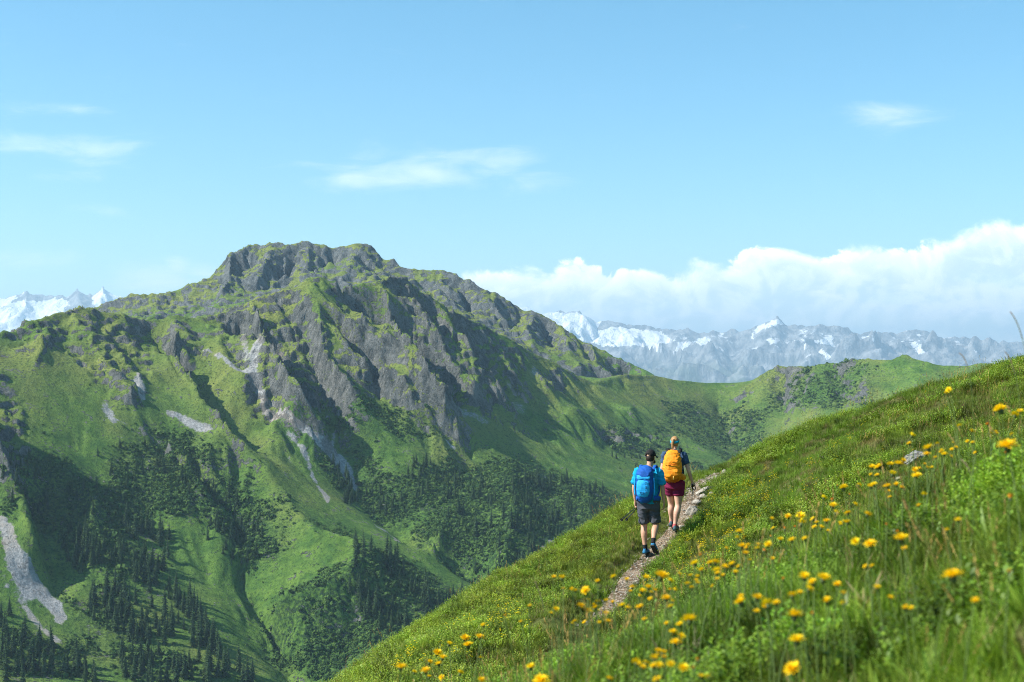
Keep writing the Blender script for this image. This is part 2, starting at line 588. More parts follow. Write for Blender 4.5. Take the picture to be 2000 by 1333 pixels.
RIBS_BACK = [
    [(448, 499, 0), (452, 530, -26), (432, 575, -32), (425, 600, -25)],
    [(511, 477, 0), (492, 520, 16), (455, 565, 18), (440, 600, 16)],
    [(527, 474, 0), (522, 520, -18), (500, 570, -20)],
    [(574, 480, 0), (572, 520, 16), (548, 565, 14)],
    [(602, 477, 0), (600, 510, -14), (580, 545, -18)],
    [(651, 492, 0), (648, 520, 22), (640, 548, 22)],
    [(696, 478, 0), (690, 520, -22), (680, 550, -20)],
    [(747, 506, 0), (742, 540, 14)],
    [(860, 529, 0), (858, 570, -20), (880, 600, -20)],
    [(920, 553, 0), (905, 590, 12), (930, 625, 12)],
    [(972, 573, 0), (960, 610, -16), (975, 640, -18)],
    [(1025, 606, 0), (1010, 640, 16), (1005, 670, 16)],
    [(1050, 611, 0), (1025, 645, -24), (1050, 690, -30), (1065, 715, -20)],
    [(1071, 619, 0), (1065, 660, 20), (1085, 705, 20)],
    [(1099, 640, 0), (1110, 670, -16), (1135, 715, -20)],
    [(1125, 655, 0), (1140, 690, 14), (1160, 725, 14)],
    [(1150, 668, 0), (1168, 700, -12), (1185, 728, -12)],
    [(322, 575, 0), (300, 605, -16)], [(385, 552, 0), (362, 590, -18)], [(245, 585, 0), (262, 612, -12)], [(346, 566, 0), (330, 600, 12)],
]
X0, X1, Y0, Y1, CELL = -1050.0, 1250.0, 820.0, 3100.0, 4.0
RIB_GAIN = 1.9
cons = []      # x, y, z, weight


def add_line3(P, wgt):
    P = np.asarray(P, float)
    for a, b in zip(P[:-1], P[1:]):
        k = max(2, int(np.linalg.norm(b - a) / 3.0))
        t = np.linspace(0, 1, k, endpoint=False)[:, None]
        q = a + (b - a) * t
        cons.append(np.column_stack([q, np.full(k, wgt)]))


def densify(line, step=12.0):
    out = []
    for a, b in zip(line[:-1], line[1:]):
        k = max(1, int(math.hypot(b[0] - a[0], b[1] - a[1]) / step))
        for i in range(k):
            t = i / k
            out.append(tuple(a[j] + (b[j] - a[j]) * t for j in range(len(a))))
    out.append(tuple(line[-1]))
    return out


def lift(line, D):
    wig = len(line[0]) == 3
    L = np.array(densify([p if len(p) == 3 else (p[0], p[1], 0.0) for p in line]), float)
    if wig:                                                  # natural ribs and gullies wander
        k_ = np.arange(len(L))
        amp = 7.0 * np.clip(k_ / 3.0, 0, 1)
        L[:, 0] += amp * fbm(k_ / 3.1 + line[0][0], k_ * 0.0 + 0.5, 2, 210)
        L[:, 1] += 0.6 * amp * fbm(k_ / 3.1 + line[0][0], k_ * 0.0 + 5.5, 2, 220)
    return at(L[:, 0], L[:, 1], D(L[:, 0], L[:, 1]) + L[:, 2])


ridge_front = lift(SKY_FRONT, D_front)
ridge_right = lift(SKY_RIGHT, D_front)
ridge_back = lift(SKY_BACK, D_back)
for r in (ridge_front, ridge_right, ridge_back):
    add_line3(r, 60.0)
    # far side of each crest falls away
for r, dy, dz in ((ridge_front, 45, -48), (ridge_front, 150, -150), (ridge_right, 80, -30), (ridge_right, 200, -95), (ridge_right, 420, -190), (ridge_back, 70, -50), (ridge_back, 180, -130), (ridge_back, 400, -250)):
    q = r.copy()
    if r is ridge_front:                                    # the far side closes towards the saddle on the right
        k = np.clip((300 - q[:, 0]) / 500, 0.0, 1.0)
        k = np.clip(np.linspace(1.25, 0.12, len(q)), 0.1, 1.0)
        q[:, 1] += dy * k
        q[:, 2] += dz * k
    else:
        q[:, 1] += dy
        q[:, 2] += dz
    cons.append(np.column_stack([q, np.full(len(q), 1.0)]))
for L in RIBS:
    add_line3(lift([(p_[0], p_[1], p_[2] * ((RIB_GAIN if p_[0] < 1290 else 0.9) if p_[1] < 900 else RIB_GAIN * 0.5)) for p_ in L], D_front), 6.0)
for L in RIBS_BACK:
    add_line3(lift([(p_[0], p_[1], p_[2] * RIB_GAIN) for p_ in L], D_back), 8.0)
# spur that comes in from beyond the left edge and shades the slope behind it
add_line3([(-760, 1360, 200), (-640, 1290, 150), (-545, 1245, 82), (-480, 1225, 18), (-455, 1218, -12), (-432, 1205, -50), (-405, 1180, -92), (-385, 1150, -125)], 30.0)
# behind the left shoulder the land drops, so that the far range shows over it
for dd_ in (1720, 1850, 2000, 2200, 2500, 2900):
    lo_ = [(-700, 760), (-300, 745), (-100, 730), (60, 715), (110, 700)]
    add_line3(np.array([at(a_, b_ + (dd_ - 1700) * 0.02, dd_) for a_, b_ in lo_]), 4.0)
# soft data: the facing slopes themselves
gx_, gy_ = np.meshgrid(np.arange(-260, 2260, 9.0), np.arange(560, 1510, 9.0))
skyf = np.interp(gx_, [p[0] for p in SKY_FRONT + SKY_RIGHT[1:]], [p[1] for p in SKY_FRONT + SKY_RIGHT[1:]])
k = gy_ > skyf + 6
q = at(gx_[k], gy_[k], D_front(gx_[k], gy_[k]))
cons.append(np.column_stack([q, np.full(len(q), 0.05)]))
gx_, gy_ = np.meshgrid(np.arange(60, 1290, 9.0), np.arange(470, 760, 6.0))
skyb = np.interp(gx_, [p[0] for p in SKY_BACK], [p[1] for p in SKY_BACK])
hid = np.interp(gx_, [p[0] for p in SKY_FRONT + SKY_RIGHT[1:]], [p[1] for p in SKY_FRONT + SKY_RIGHT[1:]])
k = (gy_ > skyb + 6) & (gy_ < hid + 25)
q = at(gx_[k], gy_[k], D_back(gx_[k], gy_[k]))
cons.append(np.column_stack([q, np.full(len(q), 0.05)]))
cons = np.concatenate(cons)


def solve_field():
    z = None
    for cell in (64.0, 32.0, 16.0, 8.0, CELL):
        nx = int(round((X1 - X0) / cell)) + 1
        ny = int(round((Y1 - Y0) / cell)) + 1
        ix = np.round((cons[:, 0] - X0) / cell).astype(int)
        iy = np.round((cons[:, 1] - Y0) / cell).astype(int)
        ok = (ix >= 0) & (ix < nx) & (iy >= 0) & (iy < ny)
        fl = iy[ok] * nx + ix[ok]
        # the strongest constraint in a cell wins
        wsum = np.bincount(fl, cons[ok, 3] ** 2, nx * ny)
        zsum = np.bincount(fl, cons[ok, 3] ** 2 * cons[ok, 2], nx * ny)
        wmax = np.zeros(nx * ny)
        np.maximum.at(wmax, fl, cons[ok, 3])
        zc = np.where(wsum > 0, zsum / np.maximum(wsum, 1e-9), 0).reshape(ny, nx)
        wc = wmax.reshape(ny, nx)
        if z is None:
            z = np.full((ny, nx), -150.0)
            it = 600
        else:
            oy, ox = z.shape
            yy = np.clip(np.arange(ny) * (oy - 1) / (ny - 1), 0, oy - 1.001)
            xx = np.clip(np.arange(nx) * (ox - 1) / (nx - 1), 0, ox - 1.001)
            y0 = yy.astype(int)
            x0 = xx.astype(int)
            fy = (yy - y0)[:, None]
            fx = (xx - x0)[None]
            z = (z[y0][:, x0] * (1 - fy) * (1 - fx) + z[y0][:, x0 + 1] * (1 - fy) * fx + z[y0 + 1][:, x0] * fy * (1 - fx) + z[y0 + 1][:, x0 + 1] * fy * fx)
            it = 120
        den = 4.0 + wc
        for _ in range(it):
            p = np.pad(z, 1, mode='edge')
            z = (p[:-2, 1:-1] + p[2:, 1:-1] + p[1:-1, :-2] + p[1:-1, 2:] + wc * zc) / den
    return z


Z0 = solve_field()


def samp(G, x, y):
    gy, gx = G.shape
    u = np.clip((x - X0) / CELL, 0, gx - 1.001)
    v = np.clip((y - Y0) / CELL, 0, gy - 1.001)
    i = u.astype(int)
    j = v.astype(int)
    fu = (u - i)
    fv = (v - j)
    return (G[j, i] * (1 - fu) + G[j, i + 1] * fu) * (1 - fv) + (G[j + 1, i] * (1 - fu) + G[j + 1, i + 1] * fu) * fv


def blur(G, n=2):
    for _ in range(n):
        p = np.pad(G, 1, mode='edge')
        G = (p[:-2, 1:-1] + p[2:, 1:-1] + p[1:-1, :-2] + p[1:-1, 2:] + 4 * G) / 8
    return G


Zs = blur(Z0, 12)
GY, GX = np.gradient(Zs, CELL)

# rock zones in photo coordinates (front slope), used where the slope is really seen
ROCK = [[(-5, 655), (17, 648), (60, 630), (126, 604), (180, 602), (230, 614), (275, 632), (300, 680), (292, 735), (262, 778), (225, 775), (180, 735), (150, 700), (105, 668), (95, 690), (30, 690)],
        [(326, 640), (340, 614), (365, 630), (405, 660), (412, 695), (372, 722), (338, 705), (322, 675)],
        [(385, 618), (430, 613), (490, 585), (560, 566), (585, 575), (610, 610), (650, 660), (705, 690), (745, 705), (790, 740), (830, 795), (800, 800), (735, 775), (690, 760), (655, 800), (600, 800), (560, 770), (530, 790), (490, 745), (455, 705), (420, 665)],
        [(470, 735), (520, 750), (560, 800), (530, 830), (480, 790)],
        [(640, 740), (680, 760), (690, 830), (670, 850), (640, 810)],
        [(585, 560), (598, 538), (640, 540), (668, 556), (705, 600), (740, 650), (715, 655), (680, 620), (650, 575), (610, 556)],
        [(725, 655), (765, 625), (800, 620), (850, 640), (900, 655), (960, 715), (995, 770), (965, 790), (930, 790), (905, 810), (860, 790), (835, 745), (790, 712), (745, 695)],
        [(745, 560), (795, 546), (830, 575), (860, 610), (870, 650), (830, 640), (790, 600)],
        [(870, 610), (960, 650), (1010, 690), (1030, 740), (1000, 750), (960, 700), (900, 660)],
        [(1055, 735), (1090, 725), (1105, 750), (1085, 770), (1060, 760)],
        [(1425, 765), (1470, 745), (1505, 720), (1525, 716), (1640, 712), (1660, 705), (1640, 735), (1560, 760), (1530, 750), (1490, 760), (1470, 800), (1440, 790)],
        [(1630, 770), (1680, 735), (1700, 740), (1705, 785), (1660, 795), (1600, 785)],
        [(1500, 770), (1560, 760), (1570, 790), (1520, 800)],
        [(1310, 780), (1360, 780), (1395, 830), (1370, 840), (1320, 815)],
        [(1400, 810), (1450, 800), (1500, 815), (1490, 840), (1420, 855)],
        [(1740, 700), (1770, 690), (1800, 706), (1790, 715), (1750, 716)], [(1640, 712), (1700, 705), (1720, 725), (1680, 730)],
        [(1150, 835), (1180, 835), (1300, 850), (1290, 870), (1230, 880), (1170, 860)],
        [(1045, 835), (1080, 825), (1085, 840), (1060, 848)],
        [(-10, 700), (15, 745), (45, 800), (60, 870), (40, 920), (-10, 940)],
        [(690, 1190), (712, 1195), (706, 1225), (690, 1222)]]
SCREE = [  # polyline, half width start, half width end (photo px), strength
    ([(400, 684), (440, 700), (480, 728), (510, 752), (528, 790), (560, 815), (600, 845), (640, 880), (668, 905), (688, 940)], 6, 9, 1.0),
    ([(508, 782), (535, 805), (560, 840), (585, 868), (600, 900), (612, 930), (628, 965), (640, 978)], 3, 5, .95),
    ([(545, 690), (520, 672), (500, 690), (492, 722)], 10, 8, .8),
    ([(460, 650), (480, 690), (505, 735)], 9, 10, .6),
    ([(650, 838), (645, 862), (658, 888), (676, 915)], 3, 4, .9),
    ([(268, 742), (278, 765), (276, 782)], 9, 7, .9), ([(205, 790), (222, 822)], 10, 8, .7), ([(325, 805), (360, 822), (405, 840)], 4, 13, .85), ([(235, 825), (250, 832)], 5, 5, .6),
    ([(845, 815), (865, 850), (885, 878)], 2.2, 4, .9), ([(980, 738), (1000, 760), (1030, 785)], 2.5, 5, .8), ([(895, 800), (925, 815), (950, 825)], 7, 9, .55), ([(1000, 795), (1025, 805)], 9, 8, .5),
    ([(672, 845), (676, 868)], 5, 6, .75), ([(684, 876), (696, 870)], 4, 4, .75), ([(568, 895), (570, 910)], 5, 5, .7), ([(590, 940), (575, 905)], 2, 2, .4),
    ([(2, 1008), (18, 1035), (35, 1075), (60, 1120), (85, 1160), (118, 1205)], 8, 13, 1.0), ([(-5, 1010), (15, 1060), (30, 1110), (55, 1160)], 7, 12, .9), ([(0, 1120), (30, 1165), (60, 1200), (110, 1250)], 4, 6, .9),
    ([(770, 1052), (775, 1064)], 5, 7, .9), ([(1085, 1050), (1070, 1068)], 7, 9, .9), ([(715, 1008), (770, 1055)], 2, 2, .6),
    ([(1060, 925), (1075, 935)], 5, 3, .6), ([(688, 940), (700, 975)], 4, 2, .6), ([(705, 590), (720, 610)], 4, 4, .4), ([(525, 1020), (500, 980)], 1, 1, .0),
    ([(735, 825), (737, 835)], 3, 3, .8), ([(1690, 745), (1665, 790)], 4, 5, .35),
    ([(1080, 690), (1100, 720)], 3, 6, .4), ([(1040, 725), (1060, 745)], 6, 8, .5)]
SCRUB = [  # darker alder scrub: polygon, density
    ([(0, 920), (100, 880), (200, 930), (300, 840), (370, 850), (440, 940), (520, 1000), (560, 1080), (480, 1120), (400, 1010), (300, 1000), (240, 1090), (130, 1060), (60, 980), (0, 1000)], 1.0),
    ([(700, 960), (760, 940), (860, 900), (930, 900), (1010, 900), (1100, 930), (1200, 960), (1250, 1000), (1050, 1090), (1000, 1150), (900, 1130), (780, 1030), (720, 1010)], .9),
    ([(520, 1220), (560, 1160), (640, 1110), (740, 1070), (800, 1100), (900, 1150), (900, 1200), (740, 1260), (640, 1320), (520, 1300)], .9),
    ([(730, 800), (790, 780), (860, 800), (900, 850), (830, 880), (760, 850)], .55), ([(640, 720), (700, 760), (740, 800), (720, 850), (650, 860), (600, 800)], .5),
    ([(690, 880), (740, 900), (740, 960), (690, 950)], .8), ([(590, 830), (640, 870), (680, 920), (690, 960), (650, 950), (610, 880)], .8),
    ([(1300, 780), (1400, 780), (1500, 800), (1500, 860), (1420, 900), (1300, 840)], .7), ([(1480, 720), (1700, 710), (1720, 800), (1600, 800), (1500, 800)], .65), ([(1140, 830), (1320, 830), (1330, 880), (1250, 900), (1160, 870)], .6),
    ([(440, 560), (540, 560), (520, 620), (440, 630)], .0), ([(300, 900), (420, 890), (500, 930), (520, 990), (430, 960)], .6), ([(100, 1060), (330, 1080), (330, 1180), (200, 1200)], .5), ([(0, 1230), (200, 1230), (400, 1300), (400, 1333), (0, 1333)], .45),
    ([(540, 960), (640, 1000), (700, 1050), (650, 1050), (560, 1010)], .45), ([(1340, 900), (1500, 880), (1500, 960), (1350, 950)], .5), ([(60, 1160), (200, 1190), (330, 1290), (200, 1260)], .6)]


def zones(px, py):
    rock = np.zeros(px.shape, np.float32)
    for P in ROCK:
        rock = np.maximum(rock, in_poly(px, py, P) * (0.5 if P[0][0] > 1290 else 1.0))
    scree = np.zeros(px.shape, np.float32)
    for L, w0, w1, s in SCREE:
        d, t = line_dist(px, py, L)
        w_ = w0 + (w1 - w0) * t
        scree = np.maximum(scree, s * sstep(1.35, 0.65, d / np.maximum(w_, .5)))
    scrub = np.zeros(px.shape, np.float32)
    for P, s in SCRUB:
        scrub = np.maximum(scrub, s * in_poly(px, py, P))
    return rock, scree, scrub


# coarse zone raster in photo space -> world x, y grid (each grid cell takes the zone of the slope it lies on)
gyy, gxx = np.mgrid[0:Z0.shape[0], 0:Z0.shape[1]]
wx = X0 + gxx * CELL
wy = Y0 + gyy * CELL
gpx, gpy = project(wx, wy, Zs)
jit = 7.0
gpx = gpx + jit * fbm(wx / 26, wy / 26, 3, 5)
gpy = gpy + jit * fbm(wx / 26, wy / 26, 3, 9)
ROCKG, SCREEG, SCRUBG = zones(gpx, gpy)
div = np.interp(wx / wy, ridge_front[:, 0] / ridge_front[:, 1], ridge_front[:, 1] + 170.0 * np.clip(np.linspace(1.25, 0.12, len(ridge_front)), 0.1, 1.0))
divr = np.interp(wx / wy, ridge_right[:, 0] / ridge_right[:, 1], ridge_right[:, 1])
IS_BACK = (wx / wy < 0.1) & (wy > div)
# behind the saddle ridge everything counts as grass
HIDDEN = (wx / wy >= ridge_right[0, 0] / ridge_right[0, 1]) & (wy > divr + 30)
ROCKG[IS_BACK | HIDDEN] = 0
SCREEG[IS_BACK | HIDDEN] = 0
SCRUBG[IS_BACK | HIDDEN] = 0
backrock = sstep(0.0, 60.0, (wy - div)) * IS_BACK
fade_r = 1.0 - 0.72 * sstep(-20.0, 160.0, wx)                       # the peak's right shoulder turns to grass
ROCKG = np.maximum(ROCKG, 0.95 * backrock * fade_r)
ROCKS = blur(ROCKG, 5)
SCREEB = blur(SCREEG, 1)
SCRUBS = blur(SCRUBG, 16)


RF = np.zeros(Z0.shape)                                   # 1 on the crest lines, so that the crags do not break the skyline
for r_ in (ridge_front, ridge_right, ridge_back):
    for a_, b_ in zip(r_[:-1], r_[1:]):
        for t_ in np.linspace(0, 1, 8):
            p_ = a_ + (b_ - a_) * t_
            i_, j_ = int((p_[0] - X0) / CELL), int((p_[1] - Y0) / CELL)
            if 0 <= i_ < RF.shape[1] and 0 <= j_ < RF.shape[0]:
                RF[j_, i_] = 1
RF = np.clip(blur(RF, 40) * 5.0, 0, 1)


def mid_height(x, y, detail=True):
    z = samp(Z0, x, y)
    gx = samp(GX, x, y)
    gy = samp(GY, x, y)
    sl = np.hypot(gx, gy)
    rk = samp(ROCKS, x, y)
    calm = 1.0 - 0.58 * samp(RF, x, y)
    wxx = x + 14 * fbm(x / 70, y / 70, 2, 71)
    wyy = y + 14 * fbm(x / 70, y / 70, 2, 77)
    e = erosion(wxx, wyy, gx, gy, 1 / 120.0, 4, 1.5, 3, 0.52)
    z = z + e * (1.2 + 8.0 * np.clip(sl, 0, 1)) * calm * (0.8 + 0.3 * rk) * (0.35 + 0.9 * sstep(-0.35, 0.55, fbm(x / 210, y / 210, 2, 45)))
    z = z + fbm(x / 160, y / 160, 3, 40) * 4.0 * calm
    # crags: slope-aligned ribs, broken faces and ledges
    c = ridged(wxx / 75, wyy / 75, 5, 21, 0.5) - 1.0
    e2 = erosion(wxx + 7 * fbm(x / 21, y / 21, 2, 131), wyy + 7 * fbm(x / 21, y / 21, 2, 137), gx, gy, 1 / 58.0, 3, 1.6, 9, 0.55)
    z = z + rk * calm * (c * 8.0 + e2 * (0.8 + 3.8 * sstep(-0.4, 0.5, fbm(x / 90, y / 90, 2, 47))))
    z = z + rk * (ridged(wxx / 19, wyy / 19, 3, 121, 0.55) - 0.9) * 2.4 * (0.35 + 0.65 * calm)
    z = z + rk * fbm(x / 14, y / 14, 3, 66) * 1.5 * (0.4 + 0.6 * calm)
    st = 11.0
    zz = z / st + 0.9 * fbm(x / 50, y / 50, 2, 90)
    z = z + rk * calm * 4.4 * (sstep(0.3, 0.8, zz - np.floor(zz)) - (zz - np.floor(zz)))
    z = z + fbm(x / 9, y / 9, 3, 55) * (0.35 + 0.6 * samp(SCRUBS, x, y))
    return z


NCOL = 420 if QUICK else 900
u = np.linspace(-0.43, 0.44, NCOL)
rows = np.concatenate([np.linspace(850, 1000, 30, endpoint=False), np.arange(1000, 1960, 2.15), np.arange(1960, 2480, 2.9), np.linspace(2483, 3050, 40)])
if QUICK:
    rows = rows[::2]
NROW = len(rows)
UU, YY = np.meshgrid(u, rows)
XX = UU * YY
ZZ = mid_height(XX.ravel(), YY.ravel()).reshape(XX.shape)
verts = np.stack([XX, YY, ZZ], -1).reshape(-1, 3)
fx_, fy_ = XX.ravel(), YY.ravel()
dzdy = np.gradient(ZZ, axis=0) / np.gradient(YY, axis=0)
dzdx = np.gradient(ZZ, axis=1) / np.gradient(XX, axis=1)
SLOPE = np.hypot(dzdx, dzdy).ravel()
rk = samp(ROCKS, fx_, fy_)
sc = samp(SCREEB, fx_, fy_)
sb = samp(SCRUBS, fx_, fy_)
bk_ = samp(IS_BACK.astype(np.float32), fx_, fy_)
rockm = np.clip(sstep(0.15, 0.55, rk) * sstep(0.74, 1.45, SLOPE - 0.44 + 0.66 * bk_ + (1.0 - 0.3 * bk_) * fbm(fx_ / 24, fy_ / 24, 4, 33)) + sstep(1.15, 1.6, SLOPE) * 0.6 * sstep(-110, -60, ZZ.ravel()), 0, 1)
dry = np.clip(0.5 + 0.6 * fbm(fx_ / 130, fy_ / 130, 4, 61) + 0.0025 * (ZZ.ravel() + 60), 0, 1)
masks = np.stack([rockm, sc, sb, dry], -1).astype(np.float32)
backf = samp(IS_BACK.astype(np.float32), fx_, fy_)

# ---- material of the slopes
m_mtn, nt = new_mat('alpine_slope')
P = pos(nt)
at_ = nt.attr('masks')
ms = nt.n('ShaderNodeSeparateColor')
nt.l(at_.outputs['Color'], ms.inputs[0])
rock_a, scree_a, scrub_a, dry_a = ms.outputs[0], ms.outputs[1], ms.outputs[2], at_.outputs['Alpha']
n_big = nt.noise(P, 0.012, 5, 0.6)
n_mid = nt.noise(P, 0.06, 6, 0.62)
n_fine = nt.noise(P, 0.33, 5, 0.65)
n_vf = nt.noise(P, 1.1, 3, 0.6)
g1 = nt.mix(nt.ramp(n_mid, 0.35, 0.68), (0.055, 0.118, 0.022), (0.122, 0.205, 0.034))
g2 = nt.mix(nt.ramp(nt.math('MULTIPLY_ADD', n_big, 0.8, nt.math('MULTIPLY', dry_a, 0.5)), 0.5, 1.0), g1, (0.170, 0.195, 0.048))
g3 = nt.mix(nt.ramp(nt.math('MULTIPLY_ADD', n_vf, 0.5, nt.math('MULTIPLY', n_fine, 0.6)), 0.53, 0.68, 0, 0.85), g2, (0.018, 0.044, 0.012))
g4 = nt.mix(nt.math('MULTIPLY', scrub_a, nt.ramp(nt.math('ADD', n_fine, nt.math('MULTIPLY', n_mid, 0.6)), 0.66, 0.9)), g3, (0.014, 0.036, 0.014))
stretch = nt.vmath('MULTIPLY', P, (1.0, 1.0, 0.35))
r_n = nt.noise(stretch, 0.11, 8, 0.68, 0.6)
r_f = nt.noise(P, 0.5, 6, 0.7)
rc = nt.mix(nt.ramp(r_n, 0.32, 0.70), (0.070, 0.080, 0.076), (0.275, 0.28, 0.26))
rc = nt.mix(nt.ramp(r_f, 0.54, 0.74), rc, (0.40, 0.39, 0.365))
rc = nt.mix(nt.ramp(n_mid, 0.64, 0.8, 0, 0.4), rc, (0.24, 0.20, 0.155))
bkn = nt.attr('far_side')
rc = nt.mix(nt.math('MULTIPLY', bkn.outputs['Fac'], 0.55), rc, nt.mix(nt.ramp(r_n, 0.32, 0.70), (0.075, 0.092, 0.100), (0.27, 0.295, 0.30)))  # cooler blue-grey on the back peak: distance haze put into its rock colour
rc = nt.mix(nt.ramp(r_f, 0.47, 0.33, 0, 0.85), rc, (0.030, 0.046, 0.022))
rockf = nt.ramp(nt.math('ADD', rock_a, nt.math('MULTIPLY', nt.math('SUBTRACT', nt.math('ADD', n_fine, n_mid), 1.0), 2.4)), 0.36, 0.56)
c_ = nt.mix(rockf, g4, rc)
sc_n = nt.ramp(nt.noise(P, 0.35, 7, 0.75), 0.3, 0.7)
scc = nt.mix(sc_n, (0.15, 0.152, 0.15), (0.36, 0.36, 0.35))
scc = nt.mix(nt.ramp(n_big, 0.5, 0.62), scc, (0.30, 0.27, 0.235))
screef = nt.ramp(nt.math('ADD', scree_a, nt.math('MULTIPLY', nt.math('SUBTRACT', n_fine, 0.5), 0.9)), 0.38, 0.62)
c_ = nt.mix(screef, c_, scc)
bh = nt.math('ADD', nt.math('MULTIPLY', n_fine, 1.6), nt.math('MULTIPLY', n_vf, 0.55))
bh = nt.math('ADD', bh, nt.math('MULTIPLY', rockf, nt.math('MULTIPLY', nt.math('ADD', nt.math('ABSOLUTE', nt.math('SUBTRACT', r_n, 0.5)), nt.math('MULTIPLY', nt.math('ABSOLUTE', nt.math('SUBTRACT', r_f, 0.5)), 0.7)), 14.0)))
nb = nt.bump(bh, 0.9, 1.0)
nt.out(nt.bsdf(c_, 0.95, 0.08, nb))

faces = grid_faces(NROW, NCOL)
fb = (backf[faces].mean(1) > 0.5)
splitx = (verts[faces[:, 0], 0] / verts[faces[:, 0], 1]) > ridge_right[0, 0] / ridge_right[0, 1]
for nm, sel, lab in (('mountain_peak', fb & ~splitx, 'steep grey rock peak with grassy flanks behind the front ridge'),
                     ('front_mountain', ~fb & ~splitx, 'green mountainside with crags, scree chutes and a wooded valley below the peak'),
                     ('saddle_ridge', splitx, 'green saddle and long rocky ridge running to the right below the far range')):
    v_, f_, a_ = compact(verts, faces[sel], {'masks': masks, 'far_side': backf.astype(np.float32)})
    add_obj(nm, mesh_from(nm, v_, f_, True, a_), m_mtn, kind='structure', label=lab, category='mountain')

# visibility of the slopes from the path, used to stand trees where the photograph shows them
vpx, vpy = project(XX, YY, ZZ)
hor = np.maximum.accumulate(ZZ / YY, axis=0)
VIS = (ZZ / YY >= hor - 0.0015)
# ------------------------------------------------------------------ far snowy range
FAR = [(-300, 600), (-100, 590), (0, 587), (33, 580), (52, 575), (73, 582), (115, 583), (130, 582), (149, 568), (178, 580), (200, 564), (224, 575), (245, 583), (276, 592), (400, 610), (700, 610), (900, 600), (1000, 597), (1030, 605), (1065, 615), (1100, 617),
       (1135, 614), (1165, 630), (1200, 635), (1240, 640), (1280, 647), (1310, 648), (1345, 642), (1375, 652), (1395, 647), (1415, 652), (1440, 650), (1475, 637), (1500, 630), (1520, 624), (1537, 637), (1570, 640), (1595, 642), (1660, 647), (1685, 655),
       (1745, 657), (1775, 652), (1815, 655), (1850, 662), (1880, 660), (1915, 665), (1930, 677), (1995, 673), (2100, 670), (2400, 680)]
FK = 1.6                     # the range stands some 24 km away
FRAC = 15000.0 * FK
fl = np.array(densify([(a, b, 0) for a, b in FAR], 25), float)
crest = at(fl[:, 0], fl[:, 1], np.full(len(fl), FRAC))
NC2, NR2 = (300, 120) if QUICK else (820, 300)
u2 = np.linspace(-0.46, 0.46, NC2)
y2 = np.linspace(11000, 16500, NR2) * FK
U2, Y2 = np.meshgrid(u2, y2)
X2 = U2 * Y2
cu = crest[:, 0] / crest[:, 1]
top = np.interp(U2, cu, crest[:, 2] / FRAC)
# main crest, two lower chains in front of it, then the valley
Xn, Yn = X2 / FK, Y2 / FK                                  # working in units of 1.6 m keeps the numbers below readable
yc = 15000 + 380 * fbm(Xn / 2600, Xn * 0 + 3.3, 2, 12)
dist = (yc - Yn)
main = np.where(dist > 0, -0.50 * dist, 0.62 * dist)
base_main = top * yc + main
sub = 190 + 210 * fbm(Xn / 1500 + 7, Xn * 0, 3, 81) + (Xn > 500) * 20
y_sub = 13600 + 350 * fbm(Xn / 1900, Xn * 0 + 9, 2, 15)
d2 = y_sub - Yn
base_sub = sub - np.where(d2 > 0, 0.42 * d2, -0.5 * d2) - 60 * (U2 < 0)
y_s3 = 12500 + 250 * fbm(Xn / 1500, Xn * 0 + 2, 2, 35)
base_s3 = 20 + 130 * fbm(Xn / 1300 + 3, Xn * 0, 3, 83) - 0.4 * np.abs(y_s3 - Yn)


def smax(a, b, k):
    h = np.clip(0.5 + 0.5 * (a - b) / k, 0, 1)
    return b + (a - b) * h + k * h * (1 - h)


Zn = smax(smax(base_main, base_sub, 60.0), base_s3, 50.0)
Zn = np.maximum(Zn, -420)
g2y = np.gradient(Zn, axis=0) / np.gradient(Yn, axis=0)
g2x = np.gradient(Zn, axis=1) / np.gradient(Xn, axis=1)
er = erosion(Xn.ravel(), Yn.ravel(), blur(g2x, 6).ravel(), blur(g2y, 6).ravel(), 1 / 900.0, 4, 1.6, 5, 0.5).reshape(X2.shape)
rd = ridged(Xn / 520, Yn / 520, 5, 44, 0.55) - 1.05
near_crest = np.exp(-(dist / 260.0) ** 2)
Zn = Zn + er * 78 * (1 - 0.75 * near_crest) + rd * 80 * (1 - 0.62 * near_crest)
Z2 = Zn * FK
p2x, p2y = project(X2, Y2, Z2)
sl2 = np.hypot(np.gradient(Z2, axis=0) / np.gradient(Y2, axis=0), np.gradient(Z2, axis=1) / np.gradient(X2, axis=1))
GLAC = [([(-50, 600), (60, 588), (120, 585), (135, 590), (100, 625), (60, 655), (-50, 660)], 1.2), ([(178, 583), (200, 562), (250, 585), (250, 640), (200, 640), (182, 600)], 1.3), ([(-50, 588), (30, 580), (10, 605), (-50, 620)], 1.1),
        ([(1000, 590), (1070, 612), (1140, 612), (1170, 628), (1160, 650), (1200, 640), (1290, 648), (1320, 665), (1280, 680), (1230, 672), (1190, 680), (1120, 660), (1030, 640)], 1.15),
        ([(1480, 640), (1520, 622), (1525, 630), (1490, 645)], 1.0), ([(1360, 662), (1385, 665), (1380, 675), (1358, 670)], 1.1), ([(1320, 672), (1350, 670), (1330, 685), (1310, 690)], 1.0),
        ([(1590, 662), (1620, 660), (1612, 672), (1590, 670)], 1.0), ([(1685, 660), (1715, 660), (1708, 668), (1690, 667)], 1.0), ([(1570, 670), (1590, 690), (1565, 710), (1560, 690)], .8), ([(1605, 680), (1625, 700), (1615, 705), (1600, 688)], .8),
        ([(1785, 675), (1810, 670), (1805, 690), (1790, 690)], .9), ([(1860, 680), (1880, 680), (1878, 690), (1862, 688)], .8), ([(1900, 685), (1925, 686), (1915, 692)], .8), ([(1470, 650), (1480, 680), (1470, 690), (1465, 670)], .7)]
snow = np.zeros(X2.shape, np.float32)
jx = p2x + 9 * fbm(Xn / 260, Yn / 260, 3, 6)
